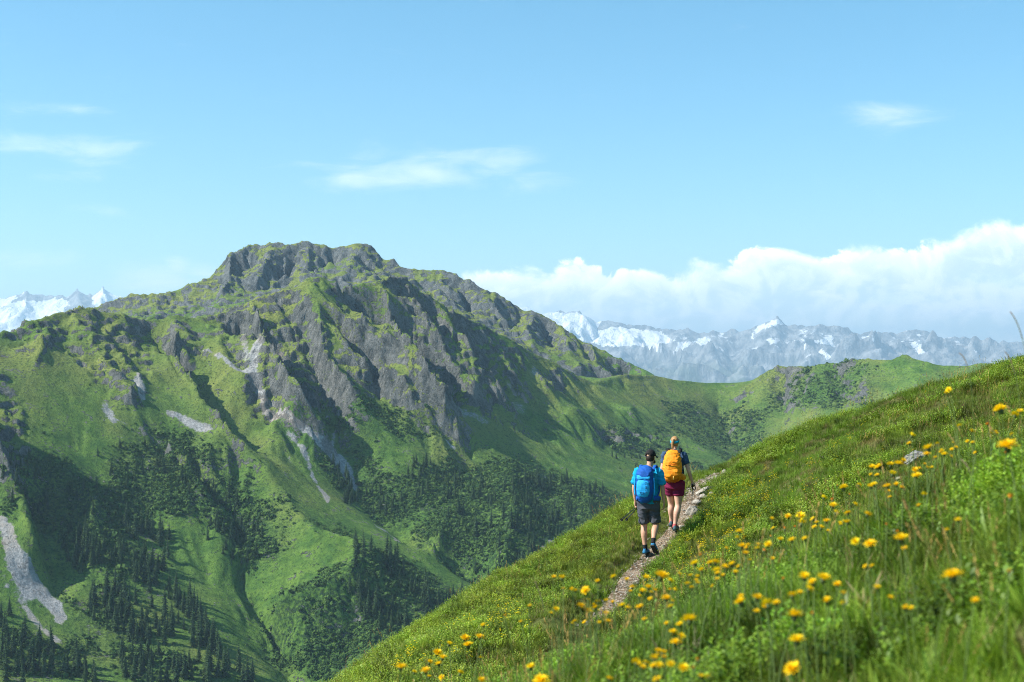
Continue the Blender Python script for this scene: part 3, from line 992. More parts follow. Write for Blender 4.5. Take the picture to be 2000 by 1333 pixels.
jy = p2y + 5 * fbm(Xn / 260, Yn / 260, 3, 8)
for Pg, s in GLAC:
    snow = np.maximum(snow, s * in_poly(jx, jy, Pg))
snow = snow * (Yn < yc + 250)
snow = np.maximum(snow, 0.34 * sstep(60, 420, Zn) + 0.12 * fbm(Xn / 300, Yn / 300, 3, 16)) - 0.5 * sstep(0.95, 1.7, sl2)
alp = sstep(260, -60, Zn)
masks2 = np.stack([snow, alp, sl2, snow * 0], -1).reshape(-1, 4).astype(np.float32)
m_far, nt = new_mat('far_rock_and_snow')
P = pos(nt)
a2 = nt.attr('masks')
s2 = nt.n('ShaderNodeSeparateColor')
nt.l(a2.outputs['Color'], s2.inputs[0])
nA = nt.noise(P, 0.0025, 6, 0.65)
nB = nt.noise(nt.vmath('MULTIPLY', P, (1, 1, 0.4)), 0.0075, 6, 0.7)
rcol = nt.mix(nt.ramp(nB, 0.3, 0.7), (0.10, 0.105, 0.11), (0.40, 0.40, 0.39))
rcol = nt.mix(nt.math('MULTIPLY', s2.outputs[1], nt.ramp(nA, 0.35, 0.6)), rcol, (0.06, 0.10, 0.04))
sn = nt.ramp(nt.math('ADD', s2.outputs[0], nt.math('MULTIPLY', nt.math('SUBTRACT', nt.math('ADD', nA, nB), 1.0), 1.0)), 0.42, 0.52)
colr = nt.mix(sn, rcol, (0.86, 0.87, 0.88))
bmp = nt.bump(nt.math('MULTIPLY', nt.math('ADD', nB, nt.math('MULTIPLY', nA, 2.0)), 70.0), 0.8, 1.0)
nt.out(nt.bsdf(colr, 0.9, 0.1, bmp))
vv = np.stack([X2, Y2, Z2], -1).reshape(-1, 3)
add_obj('distant_mountain_range', mesh_from('distant_mountain_range', vv, grid_faces(NR2, NC2), True, {'masks': masks2}), m_far,
        kind='structure', label='hazy blue mountain range with glaciers and snow patches on the horizon', category='mountains')

# deep ground under everything, out to the horizon
m_gr, nt = new_mat('valley_ground')
nt.out(nt.bsdf(nt.mix(nt.noise(pos(nt), 0.004, 5), (0.04, 0.08, 0.03), (0.09, 0.13, 0.05)), 0.95, 0.1))
gv = [(-40000, -9000, -720), (40000, -9000, -720), (40000, 45000, -720), (-40000, 45000, -720)]
add_obj('valley_ground', mesh_from('valley_ground', gv, [(0, 1, 2, 3)], False), m_gr, kind='structure', label='deep green valley ground far below the ridges', category='ground')

# ------------------------------------------------------------------ haze: the air itself
HAZE_DENSITY = 5.1e-5
m_hz, nt = new_mat('haze')
vol = nt.n('ShaderNodeVolumePrincipled')
vol.inputs['Color'].default_value = (0.55, 0.80, 1.0, 1)
vol.inputs['Density'].default_value = HAZE_DENSITY
vol.inputs['Anisotropy'].default_value = 0.15
ho = nt.n('ShaderNodeOutputMaterial')
nt.l(vol.outputs[0], ho.inputs['Volume'])
bm = bmesh.new()
bmesh.ops.create_cube(bm, size=1.0)
hx0, hx1, hy0, hy1, hz0, hz1 = -41000, 41000, -9500, 46000, -725, 1600
for v in bm.verts:
    v.co = ((hx0 + hx1) / 2 + v.co.x * (hx1 - hx0), (hy0 + hy1) / 2 + v.co.y * (hy1 - hy0), (hz0 + hz1) / 2 + v.co.z * (hz1 - hz0))
hm = bpy.data.meshes.new('haze')
bm.to_mesh(hm)
bm.free()
add_obj('haze', hm, m_hz, kind='stuff', label='thin pale blue summer haze filling the air', category='haze')
# ------------------------------------------------------------------ the near hillside
HILL = [  # photo x, y, metres ahead: points on the turf
    (1205, 1175, 22.6), (1215, 1150, 23.4), (1240, 1112, 24.5), (1265, 1084, 25.2), (1316, 1038, 26.3), (1338, 1010, 27.0), (1346, 985, 27.8), (1358, 955, 28.8), (1380, 935, 29.8), (1405, 924, 31.0),
    (1240, 992, 31.5), (1180, 1016, 31.0), (1100, 1066, 29.0), (1000, 1126, 27.0), (900, 1190, 24.0), (780, 1271, 19.5), (660, 1341, 16.5),
    (1100, 1130, 25.6), (1000, 1200, 22.5), (1180, 1080, 26.5),
    (1440, 905, 33.0), (1520, 866, 32.0), (1640, 826, 31.0), (1800, 792, 29.0), (1900, 772, 27.6), (2000, 757, 26.5),
    (1500, 1000, 24.2), (1600, 950, 24.0), (1780, 885, 23.6), (1420, 1030, 24.6), (1350, 1080, 24.3), (1660, 870, 27.0), (1900, 832, 25.0), (1540, 920, 28.0),
    (850, 1425, 6.0), (1000, 1358, 6.0), (1200, 1300, 6.5), (1400, 1208, 6.5), (1560, 1128, 6.5), (1700, 1068, 6.5), (1850, 1000, 6.2), (2000, 925, 6.0), (2300, 780, 5.6),
    (1400, 1470, 3.4), (1900, 1470, 2.4), (1000, 1530, 4.2), (2000, 1225, 2.8)]
hp = np.array([at(a, b, d) for a, b, d in HILL])
extra = np.array([(0, 0, -1.12), (-1.5, 0, -1.7), (1.2, 0, -0.55), (0, -3, -1.5), (3, 0, 0.1), (-3.0, 5, -2.3), (-2.2, 9, -2.6),
                  (1.3, 13, -3.2), (-0.5, 13, -3.55), (3.5, 13, -2.3), (5.0, 13, -1.35), (7.5, 13, -0.1), (1.2, 18, -3.75), (3.0, 18, -2.9), (5.6, 18, -1.65), (-1.6, 17, -3.75), (8.5, 18, -0.2), (13, 20, 1.6), (11, 8, 2.2), (18, 30, 2.8),
                  (-4.0, 20, -6.0), (-7.0, 25, -9.0), (-3.0, 32, -7.5), (1.5, 36, -5.2), (4.5, 40, -3.9), (8, 40, -2.6), (12, 38, -0.6), (16, 44, 0.0), (6, 55, -7), (-8, 40, -13), (16, 60, -4), (-9, 8, -7.0), (-12, 20, -12), (-12, 0, -7), (22, 10, 8)])
hp = np.concatenate([hp, extra])
hill_raw = tps(hp[:, :2], hp[:, 2], 0.004)
PATH = [(1120, 1235, 20.3), (1170, 1205, 21.4), (1200, 1178, 22.5), (1215, 1150, 23.4), (1240, 1112, 24.5), (1270, 1082, 25.25), (1295, 1058, 25.85), (1318, 1036, 26.35), (1336, 1010, 27.0), (1344, 985, 27.8), (1356, 955, 28.8), (1376, 937, 29.8), (1402, 925, 31.0), (1440, 918, 32.5)]
path_c = np.array([at(a, b, d) for a, b, d in PATH])
HX0, HX1, HY0, HY1, HC = -14.0, 23.0, -3.5, 62.0, 0.125
hxs = np.arange(HX0, HX1 + 1e-6, HC)
hys = np.arange(HY0, HY1 + 1e-6, HC)
HXg, HYg = np.meshgrid(hxs, hys)
cx = np.arange(HX0, HX1 + 0.6, 0.5)
cy = np.arange(HY0, HY1 + 0.6, 0.5)
CXg, CYg = np.meshgrid(cx, cy)
CZ = hill_raw(CXg, CYg)


def _bil(G, x, y, x0, y0, c):
    u_ = np.clip((x - x0) / c, 0, G.shape[1] - 1.001)
    v_ = np.clip((y - y0) / c, 0, G.shape[0] - 1.001)
    i = u_.astype(int)
    j = v_.astype(int)
    a = u_ - i
    b = v_ - j
    a = a * a * (3 - 2 * a) * 0.0 + a
    return (G[j, i] * (1 - a) + G[j, i + 1] * a) * (1 - b) + (G[j + 1, i] * (1 - a) + G[j + 1, i + 1] * a) * b


def path_info(x, y):
    """distance to the path's middle line and the height of that line there"""
    best = np.full(np.shape(x), 1e9)
    hz = np.zeros(np.shape(x))
    side = np.zeros(np.shape(x))
    for a, b in zip(path_c[:-1], path_c[1:]):
        d = b - a
        L2 = d[0] ** 2 + d[1] ** 2
        t = np.clip(((x - a[0]) * d[0] + (y - a[1]) * d[1]) / L2, 0, 1)
        qx, qy = x - a[0] - t * d[0], y - a[1] - t * d[1]
        dd = np.hypot(qx, qy)
        k_ = dd < best
        best = np.where(k_, dd, best)
        hz = np.where(k_, a[2] + t * d[2], hz)
        side = np.where(k_, np.sign(d[0] * qy - d[1] * qx), side)      # +1 left of the walking direction
    return best, hz, side


def hill_z(x, y):
    x = np.asarray(x, float)
    y = np.asarray(y, float)
    z = _bil(CZ, x, y, HX0, HY0, 0.5)
    z = z + 0.11 * fbm(x / 1.9, y / 1.9, 3, 300) + np.where(y > 12, 0.06, 0.035) * fbm(x / 0.45, y / 0.45, 2, 310)
    d, hz, side = path_info(x, y)
    d = d + 0.07 * fbm(x / 0.5, y / 0.5, 2, 320)
    bank = np.where(side > 0, 0.16, 0.03)                   # the outer edge is a small turf bank
    k_ = sstep(0.50, 0.22, d)
    z = z + bank * np.exp(-((d - 0.45) / 0.2) ** 2)
    return z * (1 - k_) + (hz - 0.05) * k_


HZg = hill_z(HXg, HYg)
# the rim of the sheet folds down into the valley on all sides
rim = np.minimum.reduce([HXg - HX0, HX1 - HXg, HYg - HY0 + 4, HY1 - HYg])
HZg = HZg - 30.0 * sstep(3.0, 0.0, rim) ** 2
m_soil, nt = new_mat('turf_soil')
P = pos(nt)
na = nt.noise(P, 1.1, 5, 0.6)
nb_ = nt.noise(P, 9.0, 5, 0.7)
cc = nt.mix(nt.ramp(na, 0.35, 0.65), (0.07, 0.085, 0.022), (0.11, 0.12, 0.035))
cc = nt.mix(nt.ramp(nb_, 0.5, 0.75), cc, (0.075, 0.055, 0.03))
nt.out(nt.bsdf(cc, 0.95, 0.1, nt.bump(nb_, 0.8, 0.05)))
add_obj('hillside', mesh_from('hillside', np.stack([HXg, HYg, HZg], -1).reshape(-1, 3), grid_faces(*HXg.shape), True), m_soil,
        kind='structure', label='steep grassy alpine hillside sloping down to the left', category='hillside')

# ---- the trodden path
seg = [np.linspace(0, 1, max(2, int(np.linalg.norm(b - a) / 0.06)), endpoint=False)[:, None] * (b - a) + a for a, b in zip(path_c[:-1], path_c[1:])]
pc = np.concatenate(seg)
for _ in range(60):
    pc[1:-1] = 0.25 * pc[:-2] + 0.5 * pc[1:-1] + 0.25 * pc[2:]
tan = np.gradient(pc[:, :2], axis=0)
tan /= np.linalg.norm(tan, axis=1)[:, None]
nrm = np.stack([-tan[:, 1], tan[:, 0]], -1)
offs = np.linspace(-0.29, 0.29, 15)
pv = pc[:, None, :2] + nrm[:, None] * offs[None, :, None]
pz = np.broadcast_to(pc[:, None, 2], pv.shape[:2]) - 0.05 + 0.022
pz = pz + 0.012 * fbm(pv[..., 0] / 0.22, pv[..., 1] / 0.22, 3, 401) + 0.02 * fbm(pv[..., 0] / 0.8, pv[..., 1] / 0.8, 2, 402)
pz = pz - 0.16 * sstep(0.14, 0.29, np.abs(offs))[None, :]
m_path, nt = new_mat('path_gravel')
P = pos(nt)
v1 = nt.n('ShaderNodeTexVoronoi', feature='F1')
nt.l(P, v1.inputs['Vector'])
v1.inputs['Scale'].default_value = 26.0
n1 = nt.noise(P, 3.0, 5, 0.65)
n2 = nt.noise(P, 40.0, 4, 0.7)
pcx = nt.mix(nt.ramp(n1, 0.35, 0.65), (0.13, 0.085, 0.048), (0.30, 0.22, 0.145))
pcx = nt.mix(nt.ramp(v1.outputs['Color'], 0.55, 0.9), pcx, (0.42, 0.36, 0.285))
pcx = nt.mix(nt.ramp(n2, 0.55, 0.8, 0, .8), pcx, (0.11, 0.085, 0.06))
nt.out(nt.bsdf(pcx, 0.95, 0.15, nt.bump(nt.math('ADD', nt.math('MULTIPLY', v1.outputs['Distance'], -0.8), n2), 1.0, 0.03)))
add_obj('path', mesh_from('path', np.concatenate([pv, pz[..., None]], -1).reshape(-1, 3), grid_faces(len(pc), len(offs)), True), m_path,
        kind='structure', label='narrow stony footpath climbing across the hillside', category='path')

# ------------------------------------------------------------------ instanced cover: one point cloud mesh per kind of plant, filled by geometry nodes
proto_coll = {}


def proto(collname, name, me):
    c = proto_coll.get(collname)
    if c is None:
        c = bpy.data.collections.new(collname)
        proto_coll[collname] = c
    o = bpy.data.objects.new(name, me)
    c.objects.link(o)
    return o


def scatter(name, collname, P, rot, scl, idx, tint=None, **props):
    me = bpy.data.meshes.new(name)
    n = len(P)
    me.vertices.add(n)
    me.vertices.foreach_set('co', np.asarray(P, np.float32).ravel())
    a = me.attributes.new('rot', 'FLOAT_VECTOR', 'POINT')
    a.data.foreach_set('vector', np.asarray(rot, np.float32).ravel())
    a = me.attributes.new('scl', 'FLOAT_VECTOR', 'POINT')
    scl = np.asarray(scl, np.float32)
    if scl.ndim == 1:
        scl = np.repeat(scl[:, None], 3, 1)
    a.data.foreach_set('vector', scl.ravel())
    a = me.attributes.new('idx', 'INT', 'POINT')
    a.data.foreach_set('value', np.asarray(idx, np.int32))
    if tint is not None:
        a = me.attributes.new('tint', 'FLOAT_VECTOR', 'POINT')
        a.data.foreach_set('vector', np.asarray(tint, np.float32).ravel())
    o = add_obj(name, me, None, None, **props)
    g = bpy.data.node_groups.new(name + '_cover', 'GeometryNodeTree')
    g.interface.new_socket('Geometry', in_out='INPUT', socket_type='NodeSocketGeometry')
    g.interface.new_socket('Geometry', in_out='OUTPUT', socket_type='NodeSocketGeometry')
    gi = g.nodes.new('NodeGroupInput')
    go = g.nodes.new('NodeGroupOutput')
    iop = g.nodes.new('GeometryNodeInstanceOnPoints')
    ci = g.nodes.new('GeometryNodeCollectionInfo')
    ci.inputs['Collection'].default_value = proto_coll[collname]
    ci.inputs['Separate Children'].default_value = True
    ci.inputs['Reset Children'].default_value = True

    def named(nm, t):
        nd = g.nodes.new('GeometryNodeInputNamedAttribute')
        nd.data_type = t
        nd.inputs['Name'].default_value = nm
        return nd.outputs[0]
    e2r = g.nodes.new('FunctionNodeEulerToRotation')
    L = g.links.new
    L(named('rot', 'FLOAT_VECTOR'), e2r.inputs[0])
    L(gi.outputs[0], iop.inputs['Points'])
    L(ci.outputs[0], iop.inputs['Instance'])
    iop.inputs['Pick Instance'].default_value = True
    L(named('idx', 'INT'), iop.inputs['Instance Index'])
    L(e2r.outputs[0], iop.inputs['Rotation'])
    L(named('scl', 'FLOAT_VECTOR'), iop.inputs['Scale'])
    L(iop.outputs[0], go.inputs[0])
    md = o.modifiers.new('cover', 'NODES')
    md.node_group = g
    return o


def plant_mat(name, tipcol=None, rough=0.6, transl=0.35, spec=0.25, use_tint=True, base=(0.1, 0.15, 0.03)):
    m, nt = new_mat(name)
    if use_tint:
        t = nt.n('ShaderNodeAttribute', attribute_name='tint', attribute_type='INSTANCER')
        c = t.outputs['Color']
    else:
        rgb = nt.n('ShaderNodeRGB')
        rgb.outputs[0].default_value = tuple(base) + (1,)
        c = rgb.outputs[0]
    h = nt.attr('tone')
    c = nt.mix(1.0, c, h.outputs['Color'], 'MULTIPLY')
    b = nt.bsdf(c, rough, spec)
    tr = nt.n('ShaderNodeBsdfTranslucent')
    nt.l(nt.mix(1.0, c, (1.15, 1.2, 0.7), 'MULTIPLY'), tr.inputs[0])
    mx = nt.n('ShaderNodeMixShader')
    mx.inputs[0].default_value = transl
    nt.l(b.outputs[0], mx.inputs[1])
    nt.l(tr.outputs[0], mx.inputs[2])
    nt.out(mx)
    return m


class Soup:
    """triangles and quads with a per-vertex tone, built fast"""
    def __init__(self):
        self.v, self.f, self.t = [], [], []

    def quad(self, a, b, c, d, tone):
        i = len(self.v)
        self.v += [a, b, c, d]
        self.f.append((i, i + 1, i + 2, i + 3))
        self.t += [tone] * 4

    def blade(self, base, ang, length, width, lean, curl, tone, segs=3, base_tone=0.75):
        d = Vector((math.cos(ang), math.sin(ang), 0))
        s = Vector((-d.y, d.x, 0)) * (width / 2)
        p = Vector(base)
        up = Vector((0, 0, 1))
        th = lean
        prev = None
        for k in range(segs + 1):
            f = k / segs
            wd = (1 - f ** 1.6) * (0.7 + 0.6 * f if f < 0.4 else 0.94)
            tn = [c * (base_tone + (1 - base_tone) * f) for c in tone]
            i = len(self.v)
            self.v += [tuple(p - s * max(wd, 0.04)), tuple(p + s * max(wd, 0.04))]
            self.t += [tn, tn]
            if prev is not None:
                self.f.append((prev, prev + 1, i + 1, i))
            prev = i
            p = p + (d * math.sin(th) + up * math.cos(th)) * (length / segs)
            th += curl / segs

    def leaf(self, p, d, up, length, width, tone):
        d = d.normalized()
        s = d.cross(up)
        if s.length < 1e-4:
            s = Vector((1, 0, 0))
        s = s.normalized() * (width / 2)
        n = s.cross(d).normalized() * (width * 0.18)
        m = p + d * length * 0.48
        i = len(self.v)
        self.v += [tuple(p), tuple(m + s + n), tuple(p + d * length), tuple(m - s + n), tuple(m)]
        self.t += [tone] * 5
        self.f += [(i, i + 1, i + 2, i + 4), (i, i + 4, i + 2, i + 3)]

    def mesh(self, name, mat, smooth=False):
        me = mesh_from(name, np.array(self.v), np.array(self.f), smooth,
                       {'tone': np.column_stack([np.array(self.t), np.ones(len(self.t))])})
        me.materials.append(mat)
        return me


rr = random.Random(11)
m_grass = plant_mat('grass_blade', transl=0.38)
m_leaf = plant_mat('shrub_leaf', transl=0.3, rough=0.5, spec=0.35)


def tone(v=0.25, hue=0.08):
    k = 1 + rr.uniform(-v, v)
    return (k * (1 + rr.uniform(-hue, hue) + 0.05), k, k * (1 + rr.uniform(-hue, hue)))


# 0-3 short tufts, 4-6 taller loose tufts, 7-9 leafy dwarf shrubs, 10-11 straw with seed heads, 12-13 broad-leaved herbs, 14 dry mat
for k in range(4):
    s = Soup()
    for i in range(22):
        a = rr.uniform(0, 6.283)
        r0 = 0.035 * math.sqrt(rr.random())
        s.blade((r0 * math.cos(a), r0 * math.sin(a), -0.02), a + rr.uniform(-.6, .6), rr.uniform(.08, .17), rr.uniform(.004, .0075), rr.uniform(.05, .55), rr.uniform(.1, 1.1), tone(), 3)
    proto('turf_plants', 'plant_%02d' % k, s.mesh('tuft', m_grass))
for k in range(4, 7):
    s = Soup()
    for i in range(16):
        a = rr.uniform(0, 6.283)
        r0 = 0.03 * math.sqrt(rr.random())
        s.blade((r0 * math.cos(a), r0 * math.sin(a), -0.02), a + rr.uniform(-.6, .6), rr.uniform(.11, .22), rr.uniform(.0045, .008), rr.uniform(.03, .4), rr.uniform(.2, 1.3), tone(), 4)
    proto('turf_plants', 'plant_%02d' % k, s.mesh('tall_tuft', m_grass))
for k in range(7, 10):
    s = Soup()
    for i in range(9):
        a = rr.uniform(0, 6.283)
        p = Vector((0.05 * math.cos(a) * rr.random(), 0.05 * math.sin(a) * rr.random(), -0.01))
        d = Vector((math.cos(a) * .5, math.sin(a) * .5, 1)).normalized()
        L = rr.uniform(.08, .16)
        s.blade(tuple(p), a, L, .003, .45, .1, (.8, .55, .45), 2)
        for j in range(9):
            f = 0.3 + 0.7 * j / 8
            q = p + d * L * f
            b = rr.uniform(0, 6.283)
            ld = Vector((math.cos(b), math.sin(b), rr.uniform(.1, .9)))
            s.leaf(q, ld, Vector((0, 0, 1)), rr.uniform(.016, .027), rr.uniform(.010, .016), tone(.3, .1))
    proto('turf_plants', 'plant_%02d' % k, s.mesh('dwarf_shrub', m_leaf))
for k in range(10, 12):
    s = Soup()
    for i in range(4):
        a = rr.uniform(0, 6.283)
        L = rr.uniform(.25, .42)
        b0 = Vector((.02 * math.cos(a), .02 * math.sin(a), 0))
        ln = rr.uniform(.03, .3)
        s.blade(tuple(b0), a, L, .0032, ln, .25, (1.0, .95, .75), 4)
        d = Vector((math.cos(a) * math.sin(ln + .15), math.sin(a) * math.sin(ln + .15), math.cos(ln + .15)))
        for j in range(12):
            q = b0 + d * (L * (0.76 + 0.24 * j / 12))
            b = rr.uniform(0, 6.283)
            s.leaf(q, d + 0.5 * Vector((math.cos(b), math.sin(b), 0)), Vector((0, 0, 1)), .016, .006, (1.1, .85, .62))
    proto('turf_plants', 'plant_%02d' % k, s.mesh('straw', m_grass))
for k in range(12, 14):
    s = Soup()
    for i in range(9):
        a = i * 0.7 + rr.uniform(-.3, .3)
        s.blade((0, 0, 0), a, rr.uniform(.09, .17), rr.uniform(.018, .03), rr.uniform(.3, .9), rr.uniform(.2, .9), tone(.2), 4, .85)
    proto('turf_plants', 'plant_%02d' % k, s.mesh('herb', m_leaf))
s = Soup()
for i in range(30):
    a = rr.uniform(0, 6.283)
    r0 = 0.06 * math.sqrt(rr.random())
    s.blade((r0 * math.cos(a), r0 * math.sin(a), -0.01), rr.uniform(0, 6.28), rr.uniform(.05, .13), rr.uniform(.003, .005), rr.uniform(.5, 1.2), rr.uniform(-.2, .5), tone(.3), 2)
proto('turf_plants', 'plant_14', s.mesh('dry_mat', m_grass))

# sampling density: the turf that can be seen, closer spacing near the lens
def hill_normal(x, y, e=0.1):
    return (hill_z(x + e, y) - hill_z(x - e, y)) / (2 * e), (hill_z(x, y + e) - hill_z(x, y - e)) / (2 * e)


def seen(x, y, z, up=0.25):
    """is the point above the hill's own horizon as seen from the path's photographer"""
    ok = np.ones(len(x), bool)
    for t in np.linspace(0.06, 0.97, 34):
        ok &= (z + up) * t > hill_z(x * t, y * t) - 0.12
    return ok


def pick(n, x0, x1, y0, y1, margin=0.40):
    x = rng.uniform(x0, x1, n)
    y = rng.uniform(y0, y1, n)
    k_ = np.abs(x) < margin * y + 0.7
    return x[k_], y[k_]


DENS = 0.35 if QUICK else 1.0
bat = []
for (x0, x1, y0, y1, per) in [(-1.6, 2.6, 0.7, 4.0, 900), (-3.2, 4.2, 4.0, 9.0, 520), (-3, 6.5, 9.0, 17.0, 60), (-6, 13, 17.0, 40.0, 240)]:
    n = int((x1 - x0) * (y1 - y0) * per * DENS)
    x, y = pick(n, x0, x1, y0, y1)
    z = hill_z(x, y)
    k_ = seen(x, y, z)
    bat.append(np.column_stack([x[k_], y[k_], z[k_]]))
VP = np.concatenate(bat)
pd, phz, pside = path_info(VP[:, 0], VP[:, 1])
keep = pd + 0.10 * fbm(VP[:, 0] / 0.35, VP[:, 1] / 0.35, 2, 500) > 0.17
keep |= (rng.random(len(VP)) < 0.02) & (pd > 0.2)
VP, pd, pside = VP[keep], pd[keep], pside[keep]
n = len(VP)
x, y = VP[:, 0], VP[:, 1]
near = y < 9.0
patch = fbm(x / 1.5, y / 1.5, 3, 601)
patch2 = fbm(x / 0.7, y / 0.7, 3, 611)
patch3 = fbm(x / 3.5, y / 3.5, 2, 621)
left = (pside > 0) & ~near                                   # outer side of the path: bilberry carpet
r1 = rng.random(n)
kind = np.zeros(n, int)
kind[:] = rng.integers(0, 4, n)
shrub = (left & (patch + 0.55 * rng.random(n) > 0.02) & (pd > 0.75)) | (~left & ~near & (patch > 0.22)) | (near & (patch2 > 0.30))
kind[shrub] = rng.integers(7, 10, shrub.sum())
tall = ~shrub & ((near & (r1 < 0.30)) | (~near & (r1 < 0.12)))
kind[tall] = rng.integers(4, 7, tall.sum())
straw = ~shrub & (r1 > np.where(near, 0.988, 0.975)) & (near | (patch3 > -0.1))
kind[straw] = rng.integers(10, 12, straw.sum())
herb = ~shrub & near & (r1 > 0.80) & (r1 < 0.97)
kind[herb] = rng.integers(12, 14, herb.sum())
drym = (~near) & ~left & (patch2 - patch * 0.4 > 0.42)
kind[drym] = 14
# colours: real leaf colours, patchy like the turf
cA = np.array([0.165, 0.285, 0.026])      # fresh grass
cB = np.array([0.235, 0.288, 0.045])      # yellowish grass
cC = np.array([0.125, 0.235, 0.020])      # deep green
cD = np.array([0.42, 0.36, 0.17])         # straw
cE = np.array([0.20, 0.14, 0.075])        # brown dead mat
cS = np.array([0.165, 0.290, 0.026])      # bilberry leaf
cS2 = np.array([0.245, 0.315, 0.034])
mixv = np.clip(0.5 + 0.7 * patch3 + rng.normal(0, 0.22, n), 0, 1)[:, None]
tint = cA * (1 - mixv) + cB * mixv
deepk = np.clip(0.4 - 0.8 * patch + rng.normal(0, 0.15, n), 0, 1)[:, None] * np.where(near, 1.0, 0.6)[:, None]
tint = tint * (1 - deepk) + cC * deepk
ms_ = np.clip(0.45 + 0.6 * patch2 + rng.normal(0, 0.2, n), 0, 1)[:, None]
tint[shrub] = (cS * (1 - ms_) + cS2 * ms_)[shrub] * np.where(near[shrub][:, None], [0.72, 0.92, 0.9], [1, 1, 1])
tint[straw] = cD * rng.uniform(.75, 1.1, (straw.sum(), 1))
tint[drym] = (cE * rng.uniform(.7, 1.3, (n, 1)) * 0.6 + cB * 0.4)[drym]
dryk = (rng.random(n) < np.where(near, 0.04, 0.06)) & ~shrub
tint[dryk] = cD * rng.uniform(.55, .95, (dryk.sum(), 1))
lum = np.clip(0.90 + 0.62 * fbm(x / 0.38, y / 0.38, 3, 655) + 0.22 * fbm(x / 2.4, y / 2.4, 2, 661) + rng.normal(0, .16, n), 0.30, 1.55)
tint = tint * lum[:, None] * np.where(near[:, None], [1.12, 1.10, 1.0], np.where(left[:, None], [1.0, 0.95, 1.0], [0.95, 0.95, 1.0]))
sclv = rng.uniform(0.65, 1.35, n) * np.where(near, 0.72, 1.0)
sclv = np.where(~near & ~left, sclv * np.clip(1.0 + 0.35 * patch, 0.65, 1.5), sclv)
sclv = np.where(pd < 0.7, sclv * 0.8, sclv)
nx_, ny_ = hill_normal(x, y)
rot = np.column_stack([ny_ * 0.35 + rng.normal(0, 0.13, n), -nx_ * 0.35 + rng.normal(0, 0.13, n), rng.uniform(0, 6.283, n)])
scatter('grass', 'turf_plants', VP, rot, sclv, kind, tint, kind='stuff', label='mixed alpine turf of grass tufts, bilberry and herbs covering the hillside', category='grass')
print('plants', n)
# ------------------------------------------------------------------ spruces and scrub on the far slopes
m_spruce, nt = new_mat('spruce_needles')
oi = nt.n('ShaderNodeObjectInfo')
gc = nt.mix(oi.outputs['Random'], (0.018, 0.044, 0.020), (0.044, 0.078, 0.028))
gc = nt.mix(nt.ramp(nt.noise(pos(nt), 0.9, 3), 0.45, 0.7), gc, (0.062, 0.105, 0.036))
nt.out(nt.bsdf(gc, 0.9, 0.1))
m_bark, nt = new_mat('spruce_bark')
nt.out(nt.bsdf(nt.mix(nt.noise(pos(nt), 1.5), (0.07, 0.055, 0.045), (0.14, 0.115, 0.09)), 0.95, 0.1))
m_scrub, nt = new_mat('alder_scrub')
oi = nt.n('ShaderNodeObjectInfo')
gc = nt.mix(oi.outputs['Random'], (0.024, 0.060, 0.016), (0.078, 0.135, 0.030))
nt.out(nt.bsdf(gc, 0.9, 0.08))


def spruce_crown(seed, h=24.0, r=3.1, narrow=1.0):
    q = random.Random(seed)
    V, Fc = [], []
    z = h * 0.07
    layers = 15
    for k in range(layers):
        f = k / (layers - 1)
        zc = h * (0.08 + 0.90 * f ** 0.92)
        rad = r * narrow * (1 - f) ** 0.9 * (0.85 + 0.35 * q.random()) + 0.12
        nb = 9 if k < 10 else 6
        ph = q.uniform(0, 6.28)
        droop = (0.42 - 0.25 * f) * rad
        thick = h * 0.075 * (1 - 0.45 * f)
        c0 = len(V)
        V.append((q.uniform(-.1, .1), q.uniform(-.1, .1), zc + thick))
        V.append((0, 0, zc - thick * 0.15))
        for b in range(nb):
            a = ph + b * 6.2832 / nb + q.uniform(-.2, .2)
            L = rad * q.uniform(0.62, 1.2)
            da = 3.1416 / nb * 0.95
            i = len(V)
            V.append((L * math.cos(a), L * math.sin(a), zc - droop * q.uniform(.7, 1.3)))
            V.append((L * .62 * math.cos(a - da), L * .62 * math.sin(a - da), zc - droop * .25))
            V.append((L * .62 * math.cos(a + da), L * .62 * math.sin(a + da), zc - droop * .25))
            Fc += [(c0, i + 1, i), (c0, i, i + 2), (c0 + 1, i, i + 1), (c0 + 1, i + 2, i)]
    return mesh_from('spruce_crown', np.array(V), np.array(Fc), False)


def spruce_trunk(h=24.0):
    V, Fc = [], []
    for k, (z, r) in enumerate(((-1.5, .42), (3.0, .32), (12.0, .18), (h * 0.98, .03))):
        for a in range(6):
            V.append((r * math.cos(a * 1.0472), r * math.sin(a * 1.0472), z))
    for k in range(3):
        for a in range(6):
            Fc.append((k * 6 + a, k * 6 + (a + 1) % 6, k * 6 + 6 + (a + 1) % 6, k * 6 + 6 + a))
    return mesh_from('spruce_trunk', np.array(V), np.array(Fc), True)


